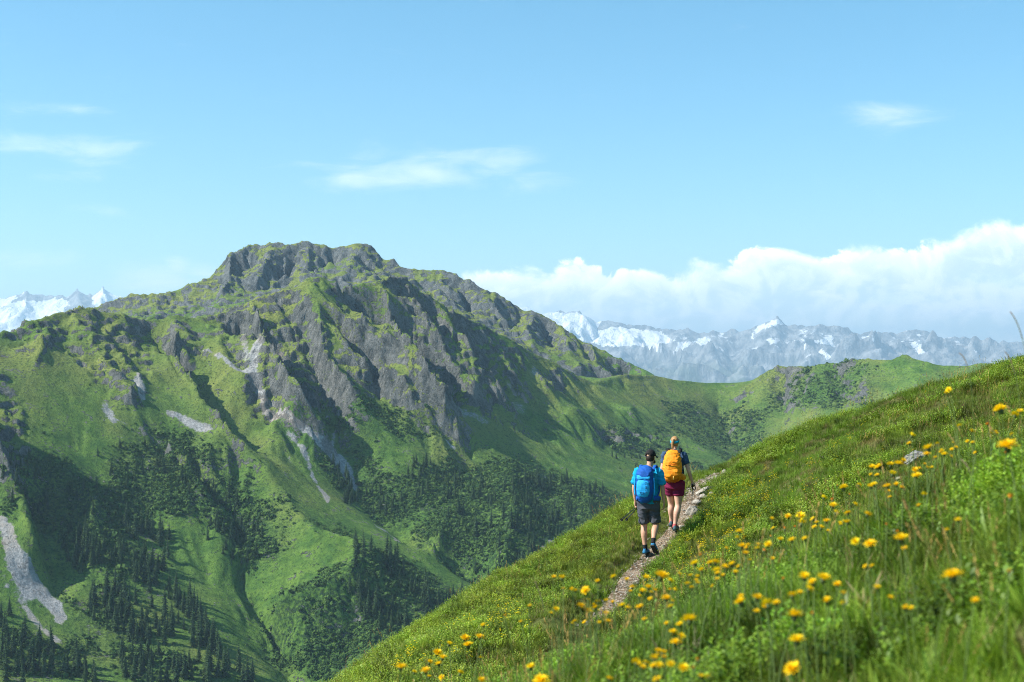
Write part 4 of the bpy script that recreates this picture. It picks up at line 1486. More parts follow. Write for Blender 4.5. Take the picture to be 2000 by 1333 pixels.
crowns = [spruce_crown(s_, 24.0, r_, 1.0) for s_, r_ in ((1, 4.2), (2, 4.8), (3, 3.6), (4, 5.2), (5, 4.0))]
trunk_me = spruce_trunk()
for c in crowns:
    c.materials.append(m_spruce)
trunk_me.materials.append(m_bark)
FOREST = [  # polygon, count, height range, label phrase
    ([(150, 1190), (225, 1130), (330, 1140), (400, 1205), (430, 1290), (330, 1262), (250, 1255), (190, 1235)], 90, (15, 29), 'dark spruce in the dense grove right of the grey scree fan'),
    ([(95, 1065), (150, 1032), (240, 1055), (330, 1112), (310, 1150), (230, 1130), (150, 1118)], 46, (18, 27), 'dark spruce on the slope above the dense lower grove'),
    ([(215, 1010), (330, 1040), (345, 1100), (250, 1060)], 16, (18, 26), 'spruce in the shaded hollow below the wooded crag'),
    ([(330, 920), (420, 950), (520, 1030), (520, 1120), (440, 1120), (380, 1030)], 30, (13, 24), 'spruce scattered in the shaded ravine below the green spur'),
    ([(0, 1190), (60, 1205), (120, 1275), (200, 1340), (0, 1340)], 42, (19, 27), 'spruce in the open wood below the scree fan'),
    ([(230, 1275), (420, 1285), (500, 1325), (500, 1345), (240, 1345)], 44, (19, 27), 'spruce in the wood at the bottom of the valley'),
    ([(690, 1065), (760, 1085), (800, 1125), (905, 1165), (870, 1195), (780, 1235), (700, 1230), (680, 1150)], 62, (14, 28), 'spruce on the steep shaded wall below the meadow tongue'),
    ([(830, 1000), (900, 960), (960, 932), (1000, 912), (1080, 965), (1130, 1015), (1080, 1085), (1000, 1135), (930, 1140), (900, 1095), (840, 1055)], 84, (12, 26), 'spruce on the wooded spur right of the stream'),
    ([(1010, 925), (1100, 935), (1205, 972), (1220, 995), (1150, 1025), (1100, 1005)], 42, (11, 21), 'spruce on the wooded slope behind the grassy shoulder'),
    ([(800, 905), (860, 905), (905, 900), (915, 940), (880, 995), (790, 975)], 36, (10, 21), 'spruce at the upper edge of the wood below the green pasture'),
    ([(640, 885), (682, 935), (704, 992), (672, 985)], 22, (12, 19), 'spruce beside the lower end of the scree chute'),
    ([(0, 900), (60, 890), (130, 930), (200, 960), (180, 1010), (90, 1010), (0, 980)], 26, (13, 21), 'spruce on the shaded crags at the left edge'),
    ([(700, 940), (790, 960), (800, 1010), (730, 1010)], 18, (11, 18), 'spruce in the scrub beside the upper gorge'),
    ([(180, 880), (330, 860), (330, 930), (230, 960)], 16, (13, 20), 'spruce in the deep shade below the crags'),
    ([(1180, 870), (1260, 885), (1250, 915), (1190, 910)], 8, (9, 14), 'small spruce on the knoll behind the hikers')]
GROVES = ['dense dark grove beside the scree fan', 'wood on the slope above the dense grove', 'shaded hollow below the wooded crag', 'shaded ravine below the green spur', 'open wood below the scree fan',
          'wood on the valley bottom', 'steep shaded wall below the meadow tongue', 'wooded spur right of the stream', 'wooded slope behind the grassy shoulder', 'wood below the high pasture', 'fringe beside the scree chute',
          'shaded crags at the left edge', 'scrub beside the upper gorge', 'deep shade under the crags', 'knoll behind the hikers']
vis_idx = np.flatnonzero(VIS.ravel())
cpx, cpy = vpx.ravel()[vis_idx], vpy.ravel()[vis_idx]
TR = []
for fi, (poly, cnt, (h0, h1), lab) in enumerate(FOREST):
    cand = vis_idx[in_poly(cpx, cpy, poly)]
    if not len(cand):
        continue
    # screen-uniform choice
    q = rng.permutation(cand)[:cnt * 40]
    got = []
    for i in q:
        p = verts[i]
        if fbm(np.array([p[0] / 38]), np.array([p[1] / 38]), 2, 900)[0] < rng.normal(-0.05, .22):
            continue
        if all((p[0] - g[0]) ** 2 + (p[1] - g[1]) ** 2 > 18.0 for g in got):
            got.append(p)
            TR.append((p[0], p[1], p[2], 0.86 * rng.uniform(h0 * .8, h1), fi))
            if len(got) >= cnt:
                break
tree_roots = []
TR.sort(key=lambda t: -t[3] / t[1])
single, rest = TR[:300], TR[300:]
for k, (x_, y_, z_, h_, fi) in enumerate(single):
    root = bpy.data.objects.new('spruce_tree', None)
    col.objects.link(root)
    root.location = (x_, y_, z_ - 0.4)
    s_ = h_ / 24.0
    root.scale = (s_ * rng.uniform(.85, 1.15), s_ * rng.uniform(.85, 1.15), s_)
    root.rotation_euler = (rng.normal(0, .02), rng.normal(0, .02), rng.uniform(0, 6.28))
    root['category'] = 'tree'
    root['group'] = 'spruces, ' + GROVES[fi]
    tree_roots.append(root)
    t_ = bpy.data.objects.new('trunk', trunk_me)
    c_o = bpy.data.objects.new('crown', crowns[k % 5])
    for o_ in (t_, c_o):
        col.objects.link(o_)
        o_.parent = root
c_far = bpy.data.collections.new('far_spruces')
proto_coll['far_spruces'] = c_far
for i, c in enumerate(crowns):
    c_far.objects.link(bpy.data.objects.new('far_spruce_%02d' % i, c))
rs = np.array(rest)
if len(rs):
    sc_ = rs[:, 3] / 24.0
    scatter('spruce_forest', 'far_spruces', rs[:, :3] - [0, 0, .4], np.column_stack([rng.normal(0, .02, (len(rs), 2)), rng.uniform(0, 6.28, len(rs))]), sc_, rng.integers(0, 5, len(rs)),
            kind='stuff', label='smaller dark spruces filling the wooded slopes', category='forest')

# scrub: low alder and dwarf pine bushes
for k in range(4):
    q = random.Random(40 + k)
    V, Fc = [], []
    for j in range(46):
        a = q.uniform(0, 6.283)
        e = math.asin(q.uniform(-0.1, 1.0))
        rr_ = q.uniform(.6, 1.0) * (1.0 + 0.25 * math.sin(3 * a + k))
        c = Vector((math.cos(a) * math.cos(e), math.sin(a) * math.cos(e), math.sin(e) * 0.8)) * rr_
        nrm_ = (c + Vector((q.uniform(-.5, .5), q.uniform(-.5, .5), q.uniform(-.3, .6)))).normalized()
        t1 = nrm_.orthogonal().normalized()
        t2 = nrm_.cross(t1)
        sz = q.uniform(.22, .42)
        i = len(V)
        for da in range(4):
            aa = da * 1.5708 + q.uniform(-.5, .5)
            V.append(tuple(c + (t1 * math.cos(aa) + t2 * math.sin(aa)) * sz * q.uniform(.7, 1.2)))
        Fc.append((i, i + 1, i + 2, i + 3))
    me = mesh_from('scrub_bush', np.array(V), np.array(Fc), False)
    me.materials.append(m_scrub)
    proto('scrub_bushes', 'bush_%02d' % k, me)
sbv = sb[vis_idx]
wgt = np.clip(sbv - 0.12 + 0.75 * fbm(verts[vis_idx, 0] / 40, verts[vis_idx, 1] / 40, 3, 700) * (sbv > 0.02), 0, 1.3) ** 1.5 + 0.014 * (fbm(verts[vis_idx, 0] / 55, verts[vis_idx, 1] / 55, 3, 710) > 0.28)
wgt = wgt * (SLOPE[vis_idx] < 1.5) * (verts[vis_idx, 1] < 2150) * (sc[vis_idx] < 0.2)
NB = 2500 if QUICK else 18000
ch = rng.choice(vis_idx, NB, replace=False, p=wgt / wgt.sum())
Pb = verts[ch] + np.column_stack([rng.uniform(-1.2, 1.2, NB), rng.uniform(-1.2, 1.2, NB), np.full(NB, -0.1)])
sb_s = np.exp(rng.normal(0.25, 0.38, NB)) * (0.75 + 0.5 * (sb[ch] > .3))
scatter('scrub', 'scrub_bushes', Pb, np.column_stack([np.zeros((NB, 2)), rng.uniform(0, 6.28, NB)]), sb_s, rng.integers(0, 4, NB), kind='stuff', label='low dark green alder scrub dotting the far slopes', category='scrub')
# ------------------------------------------------------------------ labels that count along a row
ORD = ['first', 'second', 'third', 'fourth', 'fifth', 'sixth', 'seventh', 'eighth', 'ninth', 'tenth', 'eleventh', 'twelfth']


def row_labels(items, noun, where):
    """items: list of (photo x, object); labels count from the left inside one named row"""
    items = sorted(items, key=lambda t: t[0])
    n_ = len(items)
    out = []
    for i, (_, o) in enumerate(items):
        if n_ == 1:
            lab = noun + ' ' + where
        elif i == 0:
            lab = 'leftmost ' + noun + ' ' + where
        elif i == n_ - 1:
            lab = 'rightmost ' + noun + ' ' + where
        elif i < 9 or i < n_ / 2:
            lab = (ORD[i] if i < 12 else str(i + 1) + 'th') + ' ' + noun + ' from left ' + where
        else:
            j = n_ - 1 - i
            lab = (ORD[j] if j < 12 else str(j + 1) + 'th') + ' ' + noun + ' from right ' + where
        o['label'] = lab


# ------------------------------------------------------------------ yellow composite flowers, each where it stands in the meadow
m_petal, nt = new_mat('petal_yellow')
h = nt.attr('tone')
oi = nt.n('ShaderNodeObjectInfo')
pcol = nt.mix(oi.outputs['Random'], (0.97, 0.66, 0.006), (0.97, 0.76, 0.010))
pcol = nt.mix(1.0, pcol, h.outputs['Color'], 'MULTIPLY')
b = nt.bsdf(pcol, 0.55, 0.2)
tr = nt.n('ShaderNodeBsdfTranslucent')
nt.l(pcol, tr.inputs[0])
mx = nt.n('ShaderNodeMixShader')
mx.inputs[0].default_value = 0.3
nt.l(b.outputs[0], mx.inputs[1])
nt.l(tr.outputs[0], mx.inputs[2])
nt.out(mx)
m_orange = plant_mat('petal_orange', use_tint=False, base=(0.72, 0.27, 0.02), transl=0.25)
m_white = plant_mat('petal_white', use_tint=False, base=(0.8, 0.8, 0.74), transl=0.3)
m_stem = plant_mat('flower_stem', use_tint=False, base=(0.13, 0.19, 0.05), transl=0.1)
m_calyx = plant_mat('flower_calyx', use_tint=False, base=(0.07, 0.10, 0.03), transl=0.05)
m_fleaf = plant_mat('flower_leaf', use_tint=False, base=(0.10, 0.20, 0.03), transl=0.35)


def flower_head(seed, closed=0.0, mat=None):
    q = random.Random(seed)
    s = Soup()
    for ring, (n_, L, lift_, zb) in enumerate(((18, .54, .30, 0.0), (16, .50, .58, .02), (12, .42, .88, .035), (9, .34, 1.2, .045))):
        for i in range(n_):
            a = i * 6.2832 / n_ + q.uniform(-.15, .15) + ring * .2
            e = lift_ + closed * 1.0 + q.uniform(-.14, .14)
            d = Vector((math.cos(a) * math.cos(e), math.sin(a) * math.cos(e), math.sin(e)))
            t = (1.0, 1.0, 1.0) if ring < 2 else (1.0, .9, .8)
            k = q.uniform(.85, 1.1)
            s.leaf(Vector((0.05 * math.cos(a), 0.05 * math.sin(a), zb)), d, Vector((0, 0, 1)), L * q.uniform(.88, 1.08) * (1 - .25 * closed), .125, tuple(k * c for c in t))
    return s.mesh('flower_head', mat or m_petal)


def lathe(name, prof, mat, n=10):
    V, Fc = [], []
    for z, r in prof:
        for a in range(n):
            V.append((r * math.cos(a * 2 * math.pi / n), r * math.sin(a * 2 * math.pi / n), z))
    for k in range(len(prof) - 1):
        for a in range(n):
            Fc.append((k * n + a, k * n + (a + 1) % n, k * n + n + (a + 1) % n, k * n + n + a))
    me = mesh_from(name, np.array(V), np.array(Fc), True, {'tone': np.ones((len(V), 4))})
    me.materials.append(mat)
    return me


heads = [flower_head(1), flower_head(2, .12), flower_head(3, -.1), flower_head(4, .3)]
bud_heads = [flower_head(5, .85, m_orange), flower_head(6, .7, m_orange)]
white_head = flower_head(7, 0.0, m_white)
calyx_me = lathe('flower_calyx', [(-.30, .03), (-.26, .10), (-.12, .155), (0.0, .15), (.03, .10)], m_calyx)


def stem_mesh(L, bend, r=0.0016):
    V, Fc = [], []
    n_ = 6
    for k in range(7):
        f = k / 6
        c = Vector((bend * f * f * L, bend * .3 * math.sin(f * 4) * L * .3, L * f))
        rr_ = r * (1.25 - .45 * f)
        for a in range(n_):
            V.append((c.x + rr_ * math.cos(a * 1.0472), c.y + rr_ * math.sin(a * 1.0472), c.z))
    for k in range(6):
        for a in range(n_):
            Fc.append((k * n_ + a, k * n_ + (a + 1) % n_, k * n_ + n_ + (a + 1) % n_, k * n_ + n_ + a))
    me = mesh_from('flower_stem', np.array(V), np.array(Fc), True, {'tone': np.ones((len(V), 4))})
    me.materials.append(m_stem)
    return me


s = Soup()
for i in range(6):
    s.blade((0, 0, 0), i * 1.05 + .2, .10 + .02 * (i % 3), .017, .75, .5, (1, 1, 1), 4, .85)
rosette_me = s.mesh('leaf_rosette', m_fleaf)

FL = [  # photo x, y, width in photo pixels
    (783, 1305, 20), (809, 1314, 11), (831, 1311, 17), (839, 1295, 13), (854, 1276, 17), (864, 1286, 15), (857, 1298, 14), (877, 1259, 13), (908, 1248, 17), (914, 1262, 18), (937, 1245, 15), (944, 1223, 12), (938, 1286, 11), (899, 1316, 14), (863, 1324, 10),
    (838, 1323, 10), (940, 1329, 13), (1037, 1304, 16), (1057, 1331, 25), (1017, 1216, 9), (1035, 1184, 8), (1085, 1191, 12), (1076, 1198, 7), (1097, 1130, 14), (1100, 1151, 8), (1124, 1155, 9), (1144, 1154, 15), (1167, 1137, 11), (1198, 1128, 12),
    (1224, 1133, 10), (1134, 1184, 14), (1168, 1177, 13), (1164, 1188, 14), (1184, 1174, 10), (1197, 1177, 10), (1183, 1200, 13), (1187, 1214, 10), (1215, 1184, 14), (1226, 1188, 12), (1155, 1196, 8), (1123, 1214, 8), (1142, 1217, 9), (1190, 1327, 14),
    (1262, 1131, 16), (1291, 1127, 26), (1309, 1136, 14), (1254, 1155, 14), (1249, 1166, 10), (1279, 1154, 10), (1271, 1158, 8), (1301, 1170, 18), (1318, 1154, 11), (1249, 1187, 14), (1259, 1211, 10), (1346, 1212, 26), (1328, 1222, 15), (1314, 1236, 16),
    (1329, 1244, 15), (1320, 1257, 22), (1285, 1274, 16), (1277, 1287, 18), (1286, 1302, 18), (1297, 1284, 10), (1242, 1295, 18), (1255, 1304, 13), (1334, 1307, 20), (1369, 1322, 14), (1284, 1331, 20), (1357, 1102, 16), (1398, 1100, 16), (1400, 1115, 16),
    (1370, 1115, 14), (1430, 1103, 14), (1417, 1109, 11), (1436, 1119, 14), (1412, 1125, 8), (1362, 1127, 10), (1362, 1140, 10), (1351, 1148, 9), (1327, 1122, 9), (1443, 1107, 7), (1401, 1132, 8), (1444, 1039, 13), (1440, 1052, 10), (1449, 1068, 15),
    (1456, 1082, 13), (1461, 1065, 8), (1418, 1072, 8), (1479, 1072, 10), (1501, 1065, 14), (1510, 1033, 9), (1524, 1056, 14), (1547, 1056, 14), (1539, 1010, 12), (1564, 1009, 16), (1565, 1023, 18), (1588, 1015, 11), (1595, 1022, 10), (1591, 1030, 9),
    (1604, 1032, 13), (1614, 1019, 13), (1447, 1178, 23), (1479, 1169, 21), (1499, 1182, 24), (1516, 1179, 15), (1547, 1164, 17), (1562, 1158, 12), (1571, 1129, 22), (1580, 1152, 19), (1608, 1132, 26), (1552, 1204, 30), (1615, 1176, 20), (1556, 1253, 28),
    (1550, 1310, 30), (1853, 762, 10), (1953, 802, 24), (1982, 812, 15), (1874, 833, 10), (1898, 843, 11), (1781, 852, 13), (1776, 867, 9), (1813, 877, 19), (1810, 888, 13), (1831, 868, 8), (1867, 875, 9), (1859, 879, 8), (1900, 865, 8), (1890, 864, 9),
    (1944, 844, 8), (1935, 847, 7), (1968, 873, 32), (1703, 914, 13), (1716, 913, 14), (1739, 909, 15), (1755, 907, 17), (1743, 927, 16), (1713, 929, 9), (1787, 919, 12), (1791, 930, 15), (1827, 895, 9), (1811, 914, 7), (1820, 914, 6), (1733, 951, 15),
    (1751, 948, 12), (1761, 953, 10), (1701, 951, 14), (1678, 948, 10), (1648, 954, 17), (1609, 973, 11), (1627, 989, 15), (1670, 986, 11), (1805, 968, 13), (1871, 1017, 13), (1760, 1054, 25), (1700, 1064, 20), (1655, 1022, 14), (1694, 1006, 15),
    (1633, 1002, 12), (1656, 1003, 12), (1691, 1108, 9), (1635, 1143, 15), (1713, 1149, 14), (1861, 1127, 36), (1769, 1189, 15), (1905, 1174, 8)]
fr = random.Random(5)
for fx0, fy0, fw0 in fr.sample(FL[23:], 80):                 # smaller heads of the same plants close by
    FL.append((fx0 + fr.uniform(-34, 34), fy0 + fr.uniform(-12, 22), max(6, fw0 * fr.uniform(.5, .85))))
BUDS = [(1367, 1086, 10), (1492, 1077, 10), (1533, 1034, 10), (1552, 1030, 7), (1529, 1133, 11), (1587, 1201, 11), (1364, 1291, 14), (1355, 1307, 9), (1964, 886, 9), (1929, 830, 9), (1636, 950, 7), (1626, 978, 10), (1659, 967, 7), (1973, 974, 18),
        (1752, 1040, 10), (1971, 1119, 13), (1732, 1026, 9), (986, 1204, 6), (1505, 1049, 7)]
WHITE = [(1754, 936, 8)]


def stand(px, py, want, dmin=1.9, dmax=8.2):
    """walk along the line of sight to where a stalk of the wanted height reaches it"""
    ds = np.arange(dmin, dmax, 0.05)
    q = at(np.full(len(ds), px), np.full(len(ds), py), ds)
    hh = q[:, 2] - hill_z(q[:, 0], q[:, 1])
    ok = np.flatnonzero(hh < want)
    i = ok[0] if len(ok) else int(np.argmin(hh))
    return q[i], hh[i], ds[i]


def place_flower(px, py, wpx, hd, name='yellow_flower'):
    real = 0.037 * rng.uniform(.9, 1.12)
    # size and blur suggest the distance; the turf fixes it
    guess = np.clip(real * F / wpx, 2.0, 8.0)
    best = None
    for want in (0.20, 0.25, 0.30, 0.36):
        p, hgt, d = stand(px, py, want)
        e = abs(math.log(d / guess)) + abs(hgt - 0.28) * 1.2
        if best is None or e < best[0]:
            best = (e, p, hgt, d)
    e, p, hgt, d = best
    hgt = max(hgt, 0.06)
    size = float(np.clip(1.3 * wpx / F * d, 0.018, 0.07))
    bend = rng.uniform(-.22, .22)
    root = bpy.data.objects.new(name, None)
    col.objects.link(root)
    za = rng.uniform(0, 6.28)
    L = hgt + 0.03
    # foot of the stalk, so that the head ends up at p
    off = Vector((bend * L, 0, 0))
    off.rotate(Euler((0, 0, za)))
    root.location = (p[0] - off.x, p[1] - off.y, p[2] - L)
    root.rotation_euler = (0, 0, za)
    root['category'] = 'flower'
    st = bpy.data.objects.new('stem', stem_mesh(L, bend))
    ro = bpy.data.objects.new('leaf_rosette', rosette_me)
    ro.location = (0, 0, .03)
    ro.scale = [rng.uniform(.6, 1.0)] * 3
    hd_o = bpy.data.objects.new('flower_head', hd)
    cal = bpy.data.objects.new('calyx', calyx_me)
    tip = Vector((bend * L, 0, L))
    tilt = Euler((rng.normal(0, .28) + 0.15, rng.normal(0, .28), 0))
    hd_o.location = tip
    hd_o.rotation_euler = tilt
    hd_o.scale = (size, size, size)
    for o_ in (st, ro, hd_o):
        col.objects.link(o_)
        o_.parent = root
    col.objects.link(cal)
    cal.parent = hd_o
    return root


ROWS = [  # polygon in the photograph, row name
    ([(760, 1240), (890, 1240), (890, 1340), (760, 1340)], 'in the clump at the lower tip of the meadow'),
    ([(890, 1210), (1000, 1210), (1000, 1340), (890, 1340)], 'just right of the lower meadow clump'),
    ([(1000, 1210), (1110, 1210), (1110, 1340), (1000, 1340)], 'along the bottom edge below the seeding grass'),
    ([(1000, 1110), (1160, 1110), (1160, 1205), (1000, 1205)], 'left of the path where it disappears'),
    ([(1110, 1205), (1232, 1205), (1232, 1340), (1110, 1340)], 'below the near end of the path'),
    ([(1160, 1110), (1240, 1110), (1240, 1205), (1160, 1205)], 'across the near end of the path'),
    ([(1240, 1110), (1324, 1110), (1324, 1195), (1240, 1195)], 'right beside the near end of the path'),
    ([(1232, 1195), (1385, 1195), (1385, 1262), (1232, 1262)], 'in the middle cluster below the hikers'),
    ([(1232, 1262), (1385, 1262), (1385, 1340), (1232, 1340)], 'in the lowest cluster straight below the hikers'),
    ([(1324, 1080), (1450, 1095), (1450, 1160), (1324, 1160)], 'in the wide clump down the slope from the path boulder'),
    ([(1400, 1030), (1515, 1030), (1515, 1095), (1400, 1095)], 'in the loose row between boulder and brown turf'),
    ([(1515, 1000), (1625, 1000), (1625, 1070), (1515, 1070)], 'in the tight clump below the brown turf patch'),
    ([(1385, 1110), (1530, 1110), (1530, 1215), (1385, 1215)], 'of the big blurred trio row'),
    ([(1530, 1110), (1645, 1110), (1645, 1215), (1530, 1215)], 'of the big blurred heads right of the trio'),
    ([(1385, 1215), (1645, 1215), (1645, 1340), (1385, 1340)], 'alone low in the blurred foreground grass'),
    ([(1600, 940), (1665, 940), (1665, 1040), (1600, 1040)], 'in the slope clump left of the tall stalks'),
    ([(1665, 938), (1830, 938), (1830, 1030), (1665, 1030)], 'in the lower row below the grey rock'),
    ([(1665, 895), (1830, 895), (1830, 938), (1665, 938)], 'in the upper row below the grey rock'),
    ([(1760, 840), (1850, 840), (1850, 895), (1760, 895)], 'around the grey lichened rock'),
    ([(1840, 740), (1925, 740), (1925, 900), (1840, 900)], 'on the slope right of the grey rock'),
    ([(1925, 780), (2010, 780), (2010, 1000), (1925, 1000)], 'near the right picture edge'),
    ([(1645, 1030), (1830, 1030), (1830, 1220), (1645, 1220)], 'in the blurred grass under the two rows'),
    ([(1830, 1000), (2010, 1000), (2010, 1340), (1830, 1340)], 'in the most blurred grass at lower right')]
buckets = {}
for lst, nm, noun in ((FL, 'yellow_flower', 'yellow flower'), (BUDS, 'orange_bud', 'orange flower bud'), (WHITE, 'white_flower', 'small white flower')):
    for i, (px_, py_, wp) in enumerate(lst):
        hd = heads[i % 4] if lst is FL else (bud_heads[i % 2] if lst is BUDS else white_head)
        o = place_flower(px_, py_, wp, hd, nm)
        where = next((wn for pl, wn in ROWS if in_poly(np.array([px_ + .01]), np.array([py_ + .01]), pl)[0]), 'in the open meadow')
        o['group'] = noun + 's ' + where
        buckets.setdefault((noun, where), []).append((px_, o))
for (noun, where), it in buckets.items():
    row_labels(it, noun, where)

# tiny yellow flowers too many to count
s = Soup()
for i in range(7):
    a = rr.uniform(0, 6.283)
    c = Vector((.05 * math.cos(a) * rr.random(), .05 * math.sin(a) * rr.random(), rr.uniform(.10, .19)))
    s.blade((c.x, c.y, 0), a, c.z, .002, 0, 0, (.25, .4, .3), 1)
    for j in range(5):
        b_ = j * 1.257 + rr.random()
        s.leaf(c, Vector((math.cos(b_), math.sin(b_), .5)), Vector((0, 0, 1)), .011, .009, (1, 1, 1))
m_tiny = plant_mat('tiny_petal', use_tint=False, base=(0.95, 0.72, 0.012), transl=0.2)
proto('tiny_flowers', 'tiny_flower', s.mesh('tiny_flower', m_tiny))
tx, ty = pick(12000, -3, 11, 17, 34)
tz = hill_z(tx, ty)
tpx, tpy = project(tx, ty, tz)
dens = np.zeros(len(tx))
for P_, s_ in (([(1225, 1100), (1300, 1050), (1400, 960), (1480, 930), (1520, 1010), (1420, 1120), (1250, 1180)], .55), ([(1480, 920), (1700, 850), (1700, 980), (1520, 1010)], .09), ([(1640, 830), (1850, 760), (1850, 860), (1700, 900)], .035),
               ([(760, 1320), (900, 1230), (1010, 1190), (1050, 1260), (850, 1333)], .35), ([(1180, 1130), (1240, 1120), (1240, 1240), (1180, 1240)], .3)):
    dens = np.maximum(dens, s_ * in_poly(tpx, tpy, P_))
dens = dens * np.clip(0.6 + 1.2 * fbm(tx / 0.9, ty / 0.9, 2, 801), 0, 1.5)
tk = (rng.random(len(tx)) < dens) & (path_info(tx, ty)[0] > 0.4)
scatter('tiny_yellow_flowers', 'tiny_flowers', np.column_stack([tx, ty, tz])[tk], np.column_stack([np.zeros((tk.sum(), 2)), rng.uniform(0, 6.28, tk.sum())]), rng.uniform(.8, 1.5, tk.sum()), np.zeros(tk.sum(), int),
        kind='stuff', label='countless tiny yellow flowers dotting the slope above the path', category='flowers')

# tall seeding grass stalks standing against the slope and the sky
m_seed = plant_mat('seed_head', use_tint=False, base=(0.22, 0.15, 0.10), transl=0.2)
STALKS = [((1975, 612), (2002, 700), 'curved dark grass ear rising highest at the right edge', 4.6), ((1876, 692), (1892, 742), 'slim dark grass ear above the right skyline', 5.2), ((1965, 690), (1985, 770), 'faint grass stalk leaning beside the highest ear', 5.0),
          ((1046, 1138), (1062, 1240), 'pale feathery seeding grass stalk left of the path', 5.2), ((1880, 900), (1892, 960), 'brownish seed stalk in the blurred grass below the right skyline', 4.2)]
for (tip_, low_, lab, d_) in STALKS:
    p0 = at(low_[0], low_[1], d_)
    p1 = at(tip_[0], tip_[1], d_ + .05)
    ground = hill_z(p0[0] + .1, p0[1])
    g0 = np.array([p0[0] + (p0[0] - p1[0]) * .8, p0[1], float(ground) - .02])
    root = bpy.data.objects.new('grass_stalk', None)
    col.objects.link(root)
    root.location = g0
    root['label'] = lab
    root['category'] = 'grass stalk'
    root['group'] = 'tall seeding grass stalks'
    A, B, Cc = Vector((0, 0, 0)), Vector(p0 - g0) + Vector((.035, 0, .05)), Vector(p1 - g0)
    V, Fc = [], []
    for k in range(11):
        f = k / 10
        c = A * (1 - f) ** 2 + B * 2 * f * (1 - f) + Cc * f * f
        for a in range(5):
            V.append((c.x + 0.0009 * math.cos(a * 1.2566), c.y + 0.0009 * math.sin(a * 1.2566), c.z))
    for k in range(10):
        for a in range(5):
            Fc.append((k * 5 + a, k * 5 + (a + 1) % 5, k * 5 + 5 + (a + 1) % 5, k * 5 + 5 + a))
    me = mesh_from('stalk', np.array(V), np.array(Fc), True, {'tone': np.ones((len(V), 4))})
    add_obj('stalk', me, m_stem, root)
    s = Soup()
    for k in range(46):
        f = 0.72 + 0.28 * k / 45
        c = A * (1 - f) ** 2 + B * 2 * f * (1 - f) + Cc * f * f
        d = (B * (1 - f) * 2 + (Cc - B) * 2 * f).normalized()
        b_ = k * 2.4
        s.leaf(c, d + .22 * Vector((math.cos(b_), math.sin(b_), 0)), Vector((0, 1, .2)), .009, .0026, (1, 1, 1))
    add_obj('seed_head', s.mesh('seed_head', m_seed), None, root)

# ------------------------------------------------------------------ stones
m_stone, nt = new_mat('pale_stone')
P = pos(nt)
n1 = nt.noise(P, 7.0, 7, 0.68)
n2 = nt.noise(P, 26.0, 5, 0.7)
sc_ = nt.mix(nt.ramp(n1, 0.3, 0.7), (0.21, 0.185, 0.145), (0.43, 0.39, 0.325))
sc_ = nt.mix(nt.ramp(n2, 0.55, 0.75, 0, .6), sc_, (0.14, 0.125, 0.10))
nt.out(nt.bsdf(sc_, 0.9, 0.2, nt.bump(nt.math('ADD', n1, nt.math('MULTIPLY', n2, .4)), 0.7, 0.04)))
m_lichen, nt = new_mat('lichen_rock')
P = pos(nt)
n1 = nt.noise(P, 6.0, 7, 0.68)
n2 = nt.noise(P, 18.0, 5, 0.7)
sc_ = nt.mix(nt.ramp(n1, 0.3, 0.7), (0.085, 0.085, 0.08), (0.30, 0.30, 0.28))
sc_ = nt.mix(nt.ramp(n2, 0.56, 0.66), sc_, (0.40, 0.38, 0.16))
nt.out(nt.bsdf(sc_, 0.9, 0.2, nt.bump(nt.math('ADD', n1, nt.math('MULTIPLY', n2, .4)), 0.8, 0.05)))


def stone_mesh(name, seed, sx, sy, sz, sub=3, rough=0.35):
    bm = bmesh.new()
    bmesh.ops.create_icosphere(bm, subdivisions=sub, radius=1.0)
    q = random.Random(seed)
    planes = [(Vector((q.gauss(0, 1), q.gauss(0, 1), q.gauss(0, 1))).normalized(), q.uniform(.55, .85)) for _ in range(11)]
    co = np.array([v.co[:] for v in bm.verts])
    nz_ = fbm(co[:, 0] * 1.6 + seed, co[:, 1] * 1.6 + co[:, 2] * 1.3, 3, seed)
    for v, dn in zip(bm.verts, nz_):
        c = v.co.copy()
        for nn, dd in planes:
            t = c.dot(nn) - dd
            if t > 0:
                c -= nn * t * .9
        c *= 1 + dn * rough * .35
        v.co = (c.x * sx, c.y * sy, c.z * sz)
    me = bpy.data.meshes.new(name)
    bm.to_mesh(me)
    bm.free()
    me.polygons.foreach_set('use_smooth', np.zeros(len(me.polygons), bool))
    return me


STONES = [  # photo x, y of the middle, width px, height px, depth, label, tilt
    (1378, 955, 42, 17, 28.6, 'long pale slab of rock lying on the upslope edge of the path', .35),
    (1358, 979, 26, 11, 27.9, 'flat pale stone beside the tip of the trekking pole', .1),
    (1354, 1001, 38, 26, 27.3, 'big rounded beige boulder at the right edge of the path', .3),
    (1376, 968, 22, 10, 28.2, 'small pale stone between slab and boulder', .2),
    (1402, 932, 34, 11, 30.2, 'wide flat stone forming the step at the top of the path', .15),
    (1388, 943, 20, 10, 29.5, 'small angular stone under the top step', .4),
    (1416, 938, 14, 18, 30.0, 'upright stone closing the right end of the top step', .2),
    (1345, 1013, 18, 7, 26.9, 'low flat stone just below the beige boulder', .05),
    (1332, 1028, 20, 7, 26.5, 'pale flat stone in the path beside the front hiker\'s shoe', .05),
    (1390, 975, 12, 8, 28.0, 'little stone in the grass right of the slab', .2)]
